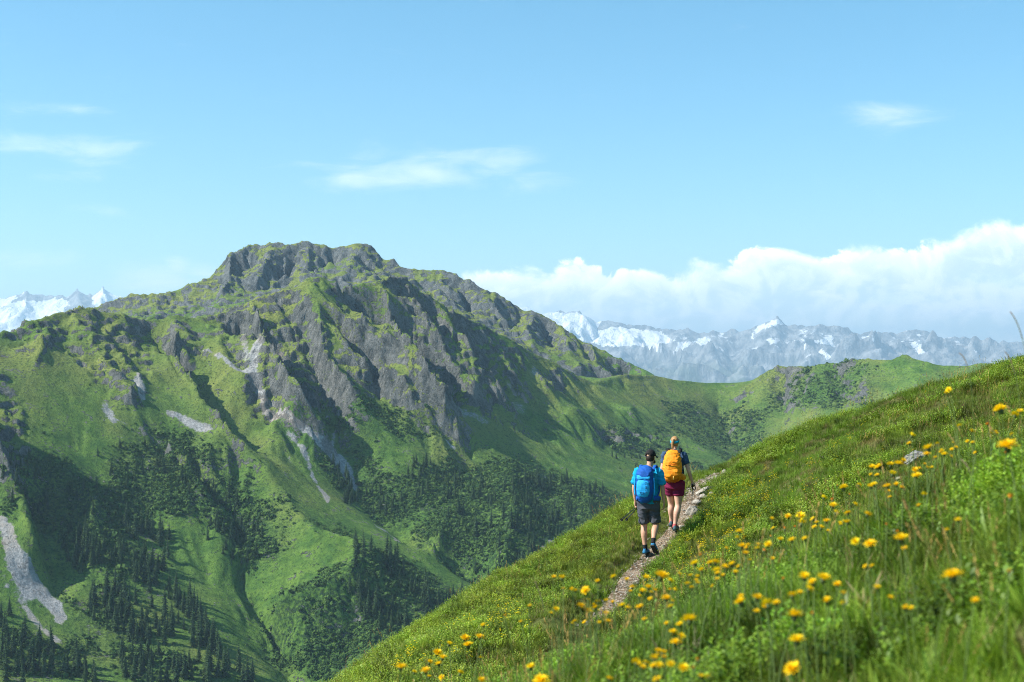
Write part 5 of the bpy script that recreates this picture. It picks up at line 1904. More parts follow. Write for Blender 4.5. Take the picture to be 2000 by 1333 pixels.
for i, (px_, py_, wp, hp_, d_, lab, tl) in enumerate(STONES):
    c = at(px_, py_, d_)
    gz = float(hill_z(c[0], c[1]))
    k_ = d_ / F
    me = stone_mesh('stone', 60 + i, wp * k_ * .5, wp * k_ * .36, hp_ * k_ * .6)
    o = add_obj('stone', me, m_stone, None, label=lab, category='stone', group='stones along the path')
    o.location = (c[0], c[1], max(gz + hp_ * k_ * .12, c[2] - hp_ * k_ * .25) if c[2] - gz < 0.35 else gz + .03)
    o.rotation_euler = (0.1, -tl, 0.5 + i * .9 if wp < 25 else 0.35)
c = at(1783, 868, 22.8)
o = add_obj('rock', stone_mesh('rock', 91, .23, .18, .10, 4, .6), m_lichen, None, label='grey lichen covered rock lying in the turf on the right slope', category='rock')
o.location = (c[0], c[1], float(hill_z(c[0], c[1])) + .10)
o.rotation_euler = (.1, -.15, .3)
# loose gravel on the path
for k in range(3):
    proto('gravel_stones', 'gravel_%02d' % k, stone_mesh('gravel', 30 + k, .5, .42, .3, 1, .5))
for o_ in proto_coll['gravel_stones'].objects:
    o_.data.materials.append(m_stone)
ng = 2600
gi_ = rng.integers(0, len(pc), ng)
go_ = np.clip(rng.normal(0, .17, ng), -.42, .42)
gp = pc[gi_, :2] + nrm[gi_] * go_[:, None]
gz = pc[gi_, 2] - 0.03
gs = np.exp(rng.normal(-3.75, .5, ng))
scatter('gravel', 'gravel_stones', np.column_stack([gp, gz]), rng.uniform(0, 6.28, (ng, 3)) * [0.1, .1, 1], np.clip(gs, .01, .1), rng.integers(0, 3, ng), kind='stuff', label='loose pebbles and gravel scattered along the footpath', category='gravel')

# every tree gets a label that counts along its own row of its grove
tb = {}
for k, (x_, y_, z_, h_, fi) in enumerate(single):
    a_, b_ = project(x_, y_, z_)
    tb.setdefault(fi, []).append((float(b_), float(a_), tree_roots[k]))
ROWN = ['lowest row', 'second row up', 'third row up', 'fourth row up', 'fifth row up', 'sixth row up', 'seventh row up', 'eighth row up', 'ninth row up', 'tenth row up', 'eleventh row up', 'twelfth row up']
for fi, it in tb.items():
    it.sort(key=lambda t: -t[0])
    per = 9
    nrows = max(1, math.ceil(len(it) / per))
    for r_ in range(nrows):
        row = it[r_ * per:(r_ + 1) * per]
        where = (ROWN[r_] + ', ' if nrows > 1 else 'in the ') + GROVES[fi]
        row_labels([(t[1], t[2]) for t in row], 'spruce', where)
# ------------------------------------------------------------------ the two hikers
def simple_mat(name, c, rough=0.8, spec=0.2, bump=0.0, scale=60.0, var=0.15):
    m, nt = new_mat(name)
    tcn = nt.n('ShaderNodeTexCoord')
    n_ = nt.noise(tcn.outputs['Object'], scale, 4, 0.6)
    n2_ = nt.noise(tcn.outputs['Object'], 6.0, 3, 0.5)
    dk = tuple(v * (1 - var) for v in c)
    lt = tuple(min(1, v * (1 + var)) for v in c)
    cc = nt.mix(nt.ramp(nt.math('MULTIPLY_ADD', n_, .5, nt.math('MULTIPLY', n2_, .5)), .35, .65), dk, lt)
    nb = nt.bump(nt.math('MULTIPLY_ADD', n2_, 1.0, nt.math('MULTIPLY', n_, .2)), bump, 0.03) if bump else None
    nt.out(nt.bsdf(cc, rough, spec, nb))
    return m


m_skin_m = simple_mat('skin_tanned', (0.50, 0.27, 0.17), .55, .35)
m_skin_w = simple_mat('skin_fair', (0.60, 0.345, 0.24), .55, .35)
m_shirt_m = simple_mat('shirt_turquoise', (0.008, 0.30, 0.52), .85, .15, .5)
m_shirt_w = simple_mat('shirt_slate_blue', (0.045, 0.085, 0.155), .85, .15, .5)
m_short_m = simple_mat('shorts_grey', (0.070, 0.074, 0.088), .9, .1, .6)
m_short_w = simple_mat('shorts_burgundy', (0.20, 0.018, 0.065), .85, .15, .4)
m_black = simple_mat('black_cloth', (0.014, 0.013, 0.013), .8, .25, .3)
m_sole = simple_mat('rubber_sole', (0.03, 0.03, 0.03), .8, .2)
m_shoe_m = simple_mat('shoe_blue', (0.03, 0.17, 0.32), .7, .25)
m_shoe_w = simple_mat('shoe_teal_grey', (0.05, 0.10, 0.115), .7, .25)
m_sock_w = simple_mat('sock_pink', (0.55, 0.12, 0.12), .9, .1)
m_hair_m = simple_mat('hair_dark', (0.035, 0.022, 0.015), .6, .3)
m_hair_w = simple_mat('hair_blonde', (0.36, 0.20, 0.075), .5, .4, .5, 90, .35)
m_band = simple_mat('band_turquoise', (0.01, 0.33, 0.46), .8, .2)
m_pk_dk = simple_mat('pack_dark_blue', (0.007, 0.085, 0.36), .75, .25, .5)
m_pk_lt = simple_mat('pack_light_blue', (0.014, 0.33, 0.70), .7, .3, .5)
m_pk_or = simple_mat('pack_orange', (0.80, 0.26, 0.006), .7, .3, .9, 40)
m_pk_or2 = simple_mat('pack_dark_orange', (0.55, 0.13, 0.004), .75, .25, .6)
m_mark = simple_mat('dark_print', (0.008, 0.02, 0.07), .8, .2)
m_pole = simple_mat('pole_dark', (0.02, 0.03, 0.045), .35, .5)
m_cork = simple_mat('grip_black', (0.015, 0.015, 0.017), .8, .2)
m_tag = simple_mat('zip_pull_yellow', (0.8, 0.5, 0.1), .6, .3)


def V3(*a):
    return Vector(a)


def tube(bm, pts, radii, n=14, frame=None, caps=True, sub=4):
    """closed lofted limb through pts; radii are numbers or (side, depth) pairs; catmull-rom in between"""
    P_ = [Vector(p) for p in pts]
    R_ = [(r, r) if not isinstance(r, tuple) else r for r in radii]
    PP, RR = [], []
    for i in range(len(P_) - 1):
        p0, p1, p2, p3 = P_[max(i - 1, 0)], P_[i], P_[i + 1], P_[min(i + 2, len(P_) - 1)]
        r0, r1, r2, r3 = R_[max(i - 1, 0)], R_[i], R_[i + 1], R_[min(i + 2, len(P_) - 1)]
        for k in range(sub):
            t = k / sub
            cr = lambda a, b, c, d: 0.5 * ((2 * b) + (c - a) * t + (2 * a - 5 * b + 4 * c - d) * t * t + (3 * b - a - 3 * c + d) * t ** 3)
            PP.append(cr(p0, p1, p2, p3))
            RR.append((cr(r0[0], r1[0], r2[0], r3[0]), cr(r0[1], r1[1], r2[1], r3[1])))
    PP.append(P_[-1])
    RR.append(R_[-1])
    ref = Vector(frame) if frame is not None else Vector((1, 0, 0))
    rings = []
    m_ = len(PP)
    for i in range(m_):
        d = (PP[min(i + 1, m_ - 1)] - PP[max(i - 1, 0)]).normalized()
        x_ = (ref - d * ref.dot(d))
        if x_.length < .05:
            x_ = Vector((0, 1, 0)) - d * d.y
        x_.normalize()
        y_ = d.cross(x_)
        ring = []
        for a in range(n):
            t = a * 2 * math.pi / n
            ring.append(bm.verts.new(PP[i] + x_ * (math.cos(t) * RR[i][0]) + y_ * (math.sin(t) * RR[i][1])))
        rings.append((ring, d, PP[i], RR[i]))
    for (a, *_), (b, *_) in zip(rings[:-1], rings[1:]):
        for k in range(n):
            bm.faces.new((a[k], a[(k + 1) % n], b[(k + 1) % n], b[k]))
    if caps:
        for (ring, d, c, r), sgn in ((rings[0], -1), (rings[-1], 1)):
            v = bm.verts.new(c + d * sgn * min(r) * .55)
            for k in range(n):
                a, b = ring[k], ring[(k + 1) % n]
                bm.faces.new((b, a, v) if sgn < 0 else (a, b, v))
    return rings


def ball(bm, c, r, seg=16):
    r = r if isinstance(r, tuple) else (r, r, r)
    res = bmesh.ops.create_uvsphere(bm, u_segments=seg, v_segments=seg * 2 // 3, radius=1.0)
    for v in res['verts']:
        v.co = Vector((v.co.x * r[0] + c[0], v.co.y * r[1] + c[1], v.co.z * r[2] + c[2]))


def fuse(bm, name, voxel=0.010, smooth=4, fac=0.5, crease=0.0):
    """union of overlapping closed pieces into one continuous skin"""
    bmesh.ops.recalc_face_normals(bm, faces=bm.faces)
    me = bpy.data.meshes.new(name)
    bm.to_mesh(me)
    bm.free()
    o = bpy.data.objects.new(name + '_build', me)
    col.objects.link(o)
    r_ = o.modifiers.new('remesh', 'REMESH')
    r_.mode = 'VOXEL'
    r_.voxel_size = voxel
    r_.use_smooth_shade = True
    s_ = o.modifiers.new('smooth', 'SMOOTH')
    s_.iterations = smooth
    s_.factor = fac
    dg = bpy.context.evaluated_depsgraph_get()
    out = bpy.data.meshes.new_from_object(o.evaluated_get(dg))
    out.name = name
    if crease:                                              # folds in the cloth
        k_ = len(out.vertices)
        co = np.empty(k_ * 3, np.float32)
        no = np.empty(k_ * 3, np.float32)
        out.vertices.foreach_get('co', co)
        out.vertices.foreach_get('normal', no)
        co = co.reshape(-1, 3)
        no = no.reshape(-1, 3)
        f_ = ridged(co[:, 0] * 6 + co[:, 1] * 5, co[:, 2] * 13 + co[:, 0] * 4, 3, len(name)) - 1.0
        co = co + no * (crease * f_)[:, None]
        out.vertices.foreach_set('co', co.ravel())
    bpy.data.objects.remove(o)
    bpy.data.meshes.remove(me)
    return out


def plain(bm, name, smooth=True):
    bmesh.ops.recalc_face_normals(bm, faces=bm.faces)
    me = bpy.data.meshes.new(name)
    bm.to_mesh(me)
    bm.free()
    me.polygons.foreach_set('use_smooth', np.full(len(me.polygons), smooth))
    return me


def hand(bm, wrist, dirn, palm_n, curl=0.6, side=1, s=1.0):
    """palm with five separate fingers; dirn = pointing direction, palm_n = palm normal (towards what is held)"""
    d = Vector(dirn).normalized()
    n_ = Vector(palm_n)
    n_ = (n_ - d * n_.dot(d)).normalized()
    x_ = d.cross(n_) * side                    # towards the thumb
    w_ = Vector(wrist)
    tube(bm, [w_ - d * .01, w_ + d * .045 * s, w_ + d * .085 * s], [(.026 * s, .018 * s), (.038 * s, .016 * s), (.038 * s, .014 * s)], 12, x_)
    for k, (off, L) in enumerate(((.028, .072), (.010, .080), (-.009, .074), (-.027, .058))):
        b = w_ + d * .082 * s + x_ * off * s
        c1 = curl * (0.9 + .12 * k)
        e1 = b + (d * math.cos(c1 * .5) + n_ * math.sin(c1 * .5)) * L * .45 * s
        e2 = e1 + (d * math.cos(c1 * 1.5) + n_ * math.sin(c1 * 1.5)) * L * .33 * s
        e3 = e2 + (d * math.cos(c1 * 2.3) + n_ * math.sin(c1 * 2.3)) * L * .25 * s
        tube(bm, [b - d * .02, b, e1, e2, e3], [.0088 * s, .0092 * s, .0084 * s, .0078 * s, .0062 * s], 8, x_)
    t0 = w_ + d * .02 * s + x_ * .026 * s
    t1 = t0 + (d * .75 + x_ * .62 + n_ * .25).normalized() * .042 * s
    t2 = t1 + (d * .9 + x_ * .1 + n_ * .5 * curl).normalized() * .03 * s
    t3 = t2 + (d * .8 - x_ * .15 + n_ * .7 * curl).normalized() * .022 * s
    tube(bm, [t0, t1, t2, t3], [.014 * s, .0115 * s, .010 * s, .0075 * s], 8, x_)


def head_geo(bm, c, turn, s=1.0):
    """skull, jaw, nose, ears, brow; c = skull centre, turn = facing angle about z (0 = +Y)"""
    def T(x, y, z):
        v = Vector((x, y, z)) * s
        v.rotate(Euler((0, 0, turn)))
        return Vector(c) + v
    tmp = bmesh.new()
    ball(tmp, (0, -.012, .018), (.074, .094, .094))
    ball(tmp, (0, .030, -.045), (.058, .062, .070))
    ball(tmp, (0, .062, -.092), (.034, .030, .026))      # chin
    tube(tmp, [(0, .088, .012), (0, .103, -.018), (0, .106, -.034)], [.008, .011, .013], 8)
    for sx in (-1, 1):
        ball(tmp, (sx * .074, -.004, -.012), (.009, .019, .031), 10)
        ball(tmp, (sx * .030, .074, .010), (.014, .010, .008), 8)   # eye
        ball(tmp, (sx * .030, .078, .028), (.022, .010, .007), 8)   # brow
    ball(tmp, (0, .088, -.062), (.024, .010, .007), 8)             # lips
    for v in tmp.verts:
        v.co = T(*v.co)
    me = bpy.data.meshes.new('tmp')
    tmp.to_mesh(me)
    tmp.free()
    bm.from_mesh(me)
    bpy.data.meshes.remove(me)
    return T


def shoe(name, parent, heel, toe, up, mats, s=1.0):
    """shoe > sole, upper; heel and toe are points on the ground line of the sole"""
    h_ = Vector(heel)
    d = (Vector(toe) - h_)
    L = d.length
    d.normalize()
    u_ = Vector(up)
    u_ = (u_ - d * u_.dot(d)).normalized()
    x_ = d.cross(u_)
    prof = [(0.0, .030), (.12, .036), (.35, .034), (.55, .040), (.72, .047), (.88, .042), (1.0, .020)]

    def body(bm, z0, z1s, grow=0.0):
        rings = []
        for (f, wd), z1 in zip(prof, z1s):
            c = h_ + d * (f * L)
            ring = []
            for (a, zz) in ((-1, z0), (-1.0, z0 + (z1 - z0) * .5), (-.55, z1), (.55, z1), (1.0, z0 + (z1 - z0) * .5), (1, z0)):
                ring.append(bm.verts.new(c + x_ * (a * (wd + grow)) + u_ * zz))
            rings.append(ring)
        for a, b in zip(rings[:-1], rings[1:]):
            for k in range(6):
                bm.faces.new((a[k], a[(k + 1) % 6], b[(k + 1) % 6], b[k]))
        bm.faces.new(rings[0])
        bm.faces.new(rings[-1])
    bm = bmesh.new()
    body(bm, .018, [.085, .098, .104, .088, .066, .054, .040])
    bmesh.ops.subdivide_edges(bm, edges=bm.edges[:], cuts=1, use_grid_fill=True, smooth=.4)
    up_o = add_obj('shoe', plain(bm, name + '_upper'), mats[0], parent)
    bm = bmesh.new()
    body(bm, -.004, [.024] * 7, .005)
    bmesh.ops.bevel(bm, geom=bm.edges[:], offset=.003, segments=1, affect='EDGES')
    add_obj('sole', plain(bm, name + '_sole', False), mats[1], up_o)
    return up_o


def straps(bm, pts, w_, t_=.008):
    tube(bm, pts, [(w_, t_)] * len(pts), 8)


def person_root(label, px, py, d, rotz):
    p = at(px, py, d)
    r_ = bpy.data.objects.new('person', None)
    col.objects.link(r_)
    r_.location = p
    r_.rotation_euler = (0, 0, rotz)
    r_['label'] = label
    r_['category'] = 'person'
    return r_


def child_of_frame(root, name, label, cat, **kw):
    """a top-level thing standing in the same frame as a person (worn, not a part of the body)"""
    o = bpy.data.objects.new(name, None)
    col.objects.link(o)
    o.location = root.location.copy()
    o.rotation_euler = root.rotation_euler.copy()
    o['label'] = label
    o['category'] = cat
    for k, v in kw.items():
        o[k] = v
    return o


# ---------------- the man
TURN = R(-17)
man = person_root('person in turquoise shirt, black cap and grey shorts walking up the path', 1266, 1083, 25.2, TURN)
bm = bmesh.new()
HL, KL, AL = V3(-.095, .02, .93), V3(-.085, .055, .50), V3(-.055, -.01, .10)
HR, KR, AR = V3(.095, .02, .93), V3(.125, .075, .52), V3(.125, -.19, .24)
for Hh, Kk, Aa in ((HL, KL, AL), (HR, KR, AR)):
    mid1 = (Hh + Kk) / 2 + V3(0, .01, 0)
    calf = Kk * .68 + Aa * .32 + V3(0, -.028, 0)
    shin = Kk * .3 + Aa * .7 + V3(0, -.006, 0)
    tube(bm, [Hh + V3(0, 0, .06), Hh, mid1, Kk, calf, shin, Aa, Aa + (Aa - Kk).normalized() * .03], [.095, .098, .084, .058, .060, .043, .036, .034], 14)
tube(bm, [(0, .02, .88), (0, .02, 1.0), (0, .035, 1.12), (0, .045, 1.28), (0, .045, 1.42), (.005, .05, 1.50), (.01, .06, 1.545)], [(.155, .115), (.16, .115), (.145, .10), (.175, .115), (.185, .105), (.11, .075), (.058, .06)], 18)
tube(bm, [(.01, .06, 1.50), (.02, .075, 1.60), (.025, .085, 1.66)], [.060, .056, .056], 12)
SL, EL, WL = V3(-.195, .04, 1.445), V3(-.255, .01, 1.165), V3(-.235, .05, .915)
SR, ER, WR = V3(.195, .04, 1.445), V3(.262, .0, 1.165), V3(.280, .055, .91)
for S_, E_, W_ in ((SL, EL, WL), (SR, ER, WR)):
    tube(bm, [S_ * .8 + V3(0, .03, .30), S_, (S_ + E_) / 2 + V3(0, .005, 0), E_, E_ * .65 + W_ * .35, W_], [.050, .054, .047, .038, .038, .025], 12)
hand(bm, WL, (.05, .10, -1), (.35, -.2, -.1), 1.25, -1)
hand(bm, WR, (-.10, .12, -1), (-1, .1, -.1), .55, 1)
HT = head_geo(bm, (.028, .105, 1.70), R(-16))
body_me = fuse(bm, 'man_body', .0085, 3)
add_obj('body', body_me, m_skin_m, man)
# hair and beard
bm = bmesh.new()
ball(bm, HT(0, -.022, .000), (.080, .092, .085))
hair = plain(bm, 'man_hair')
add_obj('hair', hair, m_hair_m, man)
bm = bmesh.new()
for a in np.linspace(-1.15, 1.15, 11):
    ball(bm, HT(.062 * math.sin(a), .028 + .062 * math.cos(a) - .012, -.078), (.020, .020, .034), 8)
add_obj('beard', fuse(bm, 'beard', .008, 2), m_hair_m, man)
# cap: crown, brim to the front, adjusting gap at the back
bm = bmesh.new()
bmesh.ops.create_uvsphere(bm, u_segments=28, v_segments=18, radius=1.0)
for v in list(bm.verts):
    a_ = math.atan2(v.co.x, -v.co.y)
    if v.co.z < -0.12 or (v.co.z < .34 and abs(a_) < .36 * math.sqrt(max(0, 1 - (max(v.co.z, -.1) / .36) ** 2)) and v.co.z > -.02):
        bm.verts.remove(v)
for v in bm.verts:
    v.co = HT(v.co.x * .096, v.co.y * .114 - .010, v.co.z * .118 + .030)
capo = add_obj('cap', plain(bm, 'cap'), m_black, man)
sm = capo.modifiers.new('thick', 'SOLIDIFY')
sm.thickness = .006
bm = bmesh.new()
rows_ = []
for f in np.linspace(0, 1, 7):
    row = []
    for a in np.linspace(-1.15, 1.15, 13):
        r_ = .100 + .072 * f * (1 - .35 * (abs(a) / 1.15) ** 2)
        row.append(bm.verts.new(HT(r_ * math.sin(a) * (.86 - .1 * f), r_ * math.cos(a) * 1.05 - .006, .040 - .020 * f - .02 * a * a * (0.4 + f))))
    rows_.append(row)
for a, b in zip(rows_[:-1], rows_[1:]):
    for k in range(12):
        bm.faces.new((a[k], a[k + 1], b[k + 1], b[k]))
br = add_obj('brim', plain(bm, 'cap_brim'), m_black, capo)
sm = br.modifiers.new('thick', 'SOLIDIFY')
sm.thickness = .005
# shirt
bm = bmesh.new()
tube(bm, [(0, .015, .90), (0, .018, .98), (0, .035, 1.10), (0, .045, 1.27), (0, .045, 1.41), (.005, .05, 1.49), (.01, .06, 1.525)], [(.190, .140), (.186, .136), (.178, .128), (.195, .135), (.205, .122), (.125, .088), (.076, .074)], 22)
for S_, E_ in ((SL, EL), (SR, ER)):
    e_ = S_ * .25 + E_ * .75
    o_ = (e_ - S_).normalized()
    tube(bm, [S_ * .72 + V3(0, .03, .41), S_ + V3(0, 0, .005), (S_ + e_) / 2, e_ + V3(.012 * (1 if S_.x > 0 else -1), 0, 0)], [.060, .078, .074, .074], 14)
add_obj('shirt', fuse(bm, 'man_shirt', .012, 4, crease=.012), m_shirt_m, man)
# shorts
bm = bmesh.new()
tube(bm, [(0, .02, .80), (0, .02, .90), (0, .02, 1.0)], [(.185, .135), (.182, .138), (.175, .125)], 20)
for Hh, Kk in ((HL, KL), (HR, KR)):
    k2 = Hh * .06 + Kk * .94 + V3(0, 0, .02)
    tube(bm, [Hh + V3(0, 0, .03), Hh * .7 + Kk * .3, Hh * .35 + Kk * .65, k2], [.118, .112, .098, .092], 16)
add_obj('shorts', fuse(bm, 'man_shorts', .012, 3, crease=.012), m_short_m, man)
for Aa, Kk in ((AL, KL), (AR, KR)):
    bm = bmesh.new()
    u_ = (Kk - Aa).normalized()
    tube(bm, [Aa - u_ * .03, Aa + u_ * .02, Aa + u_ * .065], [.040, .041, .044], 14)
    add_obj('sock', plain(bm, 'man_sock'), m_black, man)
shoe('man_shoe', man, (-.055, -.075, .004), (-.045, .205, .012), (0, 0, 1), (m_shoe_m, m_sole))
shoe('man_shoe', man, (.125, -.265, .185), (.170, -.065, .015), (0, .6, .75), (m_shoe_m, m_sole))

# ---------------- his backpack
pk = child_of_frame(man, 'backpack', 'blue backpack with light blue front panel on the hiker in turquoise', 'backpack', group='hikers\' backpacks')
LEAN = .06
bm = bmesh.new()
for (z, y, rx, ry) in ((0, 0, 0, 0),):
    pass
tube(bm, [(-.015, -.15, .945), (-.015, -.185, 1.0), (-.015, -.20, 1.12), (-.015, -.20, 1.28), (-.015, -.175, 1.42), (-.015, -.13, 1.51), (-.015, -.10, 1.535)], [(.09, .05), (.135, .098), (.155, .118), (.158, .115), (.150, .105), (.13, .085), (.08, .05)], 24)
add_obj('pack_body', fuse(bm, 'pack_body', .012, 5, crease=.010), m_pk_dk, pk)
bm = bmesh.new()
tube(bm, [(-.02, -.235, 1.36), (-.02, -.225, 1.42), (-.02, -.185, 1.485), (-.02, -.12, 1.53)], [(.125, .075), (.145, .078), (.135, .07), (.10, .05)], 20)
add_obj('lid', fuse(bm, 'pack_lid', .012, 4, crease=.010), m_pk_dk, pk)
bm = bmesh.new()
tube(bm, [(-.03, -.275, 1.035), (-.03, -.292, 1.10), (-.03, -.295, 1.20), (-.03, -.285, 1.29), (-.03, -.27, 1.325)], [(.085, .03), (.115, .04), (.122, .042), (.112, .038), (.09, .025)], 22)
pok = add_obj('front_pocket', fuse(bm, 'pack_pocket', .011, 4, crease=.006), m_pk_lt, pk)
bm = bmesh.new()
tube(bm, [(-.03, -.262, 1.335), (-.03, -.272, 1.365), (-.03, -.262, 1.405)], [(.115, .038), (.125, .045), (.115, .03)], 20)
add_obj('front_flap', fuse(bm, 'pack_flap', .011, 3, crease=.012), m_pk_lt, pk)
# print on the pocket: a column of small letter-like marks and a badge near the bottom
bm = bmesh.new()


def plate(bm, cx_, cz_, w_, h_, y_=-.3385):
    res = bmesh.ops.create_cube(bm, size=1.0)
    for v in res['verts']:
        v.co = Vector((cx_ + v.co.x * w_, y_ + v.co.y * .006, cz_ + v.co.z * h_))


for k in range(6):
    zc = 1.285 - k * .034
    yy_ = -.331 if k in (0,) else -.337
    plate(bm, .026, zc, .005, .022, yy_)
    plate(bm, .040, zc + (.008 if k % 2 else -.008), .022, .005, yy_)
    if k % 3 != 1:
        plate(bm, .040, zc, .018, .005, yy_)
plate(bm, -.065, 1.095, .006, .026, -.331)
plate(bm, -.045, 1.095, .006, .026, -.331)
plate(bm, -.030, 1.104, .03, .006, -.331)
plate(bm, -.030, 1.086, .03, .006, -.331)
plate(bm, -.008, 1.095, .006, .026, -.331)
plate(bm, -.04, 1.118, .08, .005, -.333)
add_obj('printed_logo', plain(bm, 'pack_print', False), m_mark, pok)
for sx in (-1, 1):
    bm = bmesh.new()
    straps(bm, [(sx * .115, -.12, 1.47), (sx * .125, -.02, 1.555), (sx * .128, .09, 1.555), (sx * .125, .175, 1.45), (sx * .14, .185, 1.28), (sx * .165, .10, 1.10), (sx * .16, -.06, 1.02)], .030, .010)
    add_obj('shoulder_strap', plain(bm, 'strap'), m_pk_dk, pk)
    bm = bmesh.new()
    straps(bm, [(sx * .150, -.20, 1.0), (sx * .20, -.04, .985), (sx * .195, .10, .98), (sx * .09, .175, .97), (0, .185, .97)], .012, .040)
    add_obj('hip_belt', plain(bm, 'belt'), m_pk_dk, pk)
    bm = bmesh.new()
    straps(bm, [(sx * .165 - .015, -.235, 1.36), (sx * .178 - .015, -.235, 1.22), (sx * .172 - .015, -.235, 1.06)], .012, .007)
    add_obj('side_strap', plain(bm, 'side_strap'), m_pk_lt, pk)

# ---------------- his folded poles, held in the left hand
Ml = Matrix.Translation(man.location) @ Euler(man.rotation_euler).to_matrix().to_4x4()


def pole(label, grip_top, tip, root_loc, basket=True, folded=False):
    A, B = Vector(grip_top), Vector(tip)
    o = bpy.data.objects.new('trekking_pole', None)
    col.objects.link(o)
    o.location = B
    o['label'] = label
    o['category'] = 'trekking pole'
    o['group'] = 'trekking poles'
    a = A - B
    u_ = a.normalized()
    L = a.length
    bm = bmesh.new()
    if folded:
        side_ = u_.cross(Vector((0, 1, .2))).normalized() * .010
        for k in (-1, 0, 1):
            tube(bm, [side_ * k + u_ * .01, side_ * k + u_ * (L * .72)], [.0075, .0075], 8)
    else:
        tube(bm, [u_ * .0, u_ * .08, u_ * (L * .5), u_ * (L * .93)], [.0045, .0065, .0075, .0085], 8)
    add_obj('shaft', plain(bm, 'pole_shaft'), m_pole, o)
    bm = bmesh.new()
    tube(bm, [u_ * (L * (.7 if folded else .9)), u_ * (L * .95), u_ * L, u_ * (L + .02)], [.013, .0165, .016, .018], 10)
    add_obj('grip', plain(bm, 'pole_grip'), m_cork, o)
    bm = bmesh.new()
    w0 = u_ * L
    tube(bm, [w0, w0 + V3(.035, 0, .0), w0 + V3(.055, -.01, -.05), w0 + V3(.03, -.01, -.09), w0 - u_ * .10], [(.008, .003)] * 5, 6)
    add_obj('wrist_strap', plain(bm, 'pole_strap'), m_cork, o)
    if basket:
        bm = bmesh.new()
        bmesh.ops.create_cone(bm, segments=14, radius1=.026, radius2=.012, depth=.014, cap_ends=True)
        q_ = u_.to_track_quat('Z', 'Y')
        for v in bm.verts:
            v.co = q_ @ v.co + u_ * (.05)
        add_obj('basket', plain(bm, 'pole_basket', False), m_cork, o)
    return o


hL = Ml @ (WL + V3(.012, .035, -.10))
pole('upper of two black poles held low in the capped hiker\'s left hand', hL + V3(.02, .05, .03), hL + V3(-.32, -.42, -.20), None)
pole('lower shorter black pole held in the capped hiker\'s left hand', hL + V3(.03, .06, .01), hL + V3(-.225, -.38, -.20), None)

# ---------------- the woman
wom = person_root('person in slate blue shirt, burgundy shorts and turquoise headband walking ahead', 1317, 1037.5, 26.3, R(-12))
bm = bmesh.new()
HL, KL, AL = V3(-.085, .03, .90), V3(-.075, .17, .50), V3(-.075, .22, .135)
HR, KR, AR = V3(.085, .02, .90), V3(.070, .035, .485), V3(.012, -.03, .095)
for Hh, Kk, Aa in ((HL, KL, AL), (HR, KR, AR)):
    mid1 = (Hh + Kk) / 2
    calf = Kk * .66 + Aa * .34 + V3(0, -.024, 0)
    shin = Kk * .28 + Aa * .72
    tube(bm, [Hh + V3(0, 0, .06), Hh, mid1, Kk, calf, shin, Aa, Aa + (Aa - Kk).normalized() * .03], [.10, .105, .090, .060, .063, .043, .035, .033], 14)
tube(bm, [(0, .02, .86), (0, .02, .96), (0, .035, 1.08), (0, .04, 1.24), (0, .045, 1.37), (0, .05, 1.45), (.0, .06, 1.49)], [(.165, .12), (.165, .115), (.13, .095), (.155, .115), (.165, .095), (.10, .07), (.05, .052)], 18)
tube(bm, [(0, .06, 1.45), (0, .07, 1.54), (0, .08, 1.60)], [.050, .047, .048], 12)
SL, EL, WL = V3(-.175, .04, 1.395), V3(-.225, .015, 1.12), V3(-.20, .16, .96)
SR, ER, WR = V3(.175, .04, 1.395), V3(.265, .005, 1.12), V3(.325, .085, .90)
for S_, E_, W_ in ((SL, EL, WL), (SR, ER, WR)):
    tube(bm, [S_ * .8 + V3(0, .03, .28), S_, (S_ + E_) / 2, E_, E_ * .65 + W_ * .35, W_], [.045, .050, .044, .036, .036, .024], 12)
hand(bm, WL, (.05, .5, -.8), (.8, 0, -.1), .9, -1, .93)
hand(bm, WR, (.12, .25, -1), (-.3, .9, .1), 1.3, 1, .93)
HW = head_geo(bm, (.005, .10, 1.63), R(-6), 1.0)
add_obj('body', fuse(bm, 'woman_body', .0085, 3), m_skin_w, wom)
bm = bmesh.new()
ball(bm, HW(0, -.012, .026), (.079, .094, .088), 20)
ball(bm, HW(0, -.045, -.02), (.066, .06, .06), 14)
hr = add_obj('hair', fuse(bm, 'woman_hair', .009, 2), m_hair_w, wom)
bm = bmesh.new()
tube(bm, [HW(0, -.075, .040), HW(-.006, -.120, .045), HW(-.012, -.132, .0), HW(-.016, -.130, -.08), HW(-.010, -.122, -.165)], [.018, .024, .027, .023, .007], 12)
add_obj('ponytail', plain(bm, 'ponytail'), m_hair_w, hr)
bm = bmesh.new()
n_ = 36
lo, hi = [], []
for k in range(n_):
    a = k * 2 * math.pi / n_
    rx, ry = .0855, .102
    zz_ = .000 + .024 * math.cos(a)
    lo.append(bm.verts.new(HW(rx * math.sin(a), ry * math.cos(a) - .010, zz_)))
    hi.append(bm.verts.new(HW(rx * .97 * math.sin(a), ry * .97 * math.cos(a) - .010, zz_ + .044)))
for k in range(n_):
    bm.faces.new((lo[k], lo[(k + 1) % n_], hi[(k + 1) % n_], hi[k]))
hb = add_obj('headband', plain(bm, 'headband'), m_band, wom)
sm = hb.modifiers.new('thick', 'SOLIDIFY')
sm.thickness = .006
bm = bmesh.new()
tube(bm, [(0, .015, .92), (0, .02, .99), (0, .035, 1.08), (0, .04, 1.24), (0, .045, 1.36), (0, .05, 1.44), (0, .06, 1.475)], [(.188, .138), (.178, .128), (.160, .118), (.174, .130), (.182, .112), (.112, .084), (.070, .068)], 22)
for S_, E_ in ((SL, EL), (SR, ER)):
    e_ = S_ * .42 + E_ * .58
    tube(bm, [S_ * .72 + V3(0, .03, .40), S_ + V3(0, 0, .005), (S_ + e_) / 2, e_], [.055, .070, .066, .062], 14)
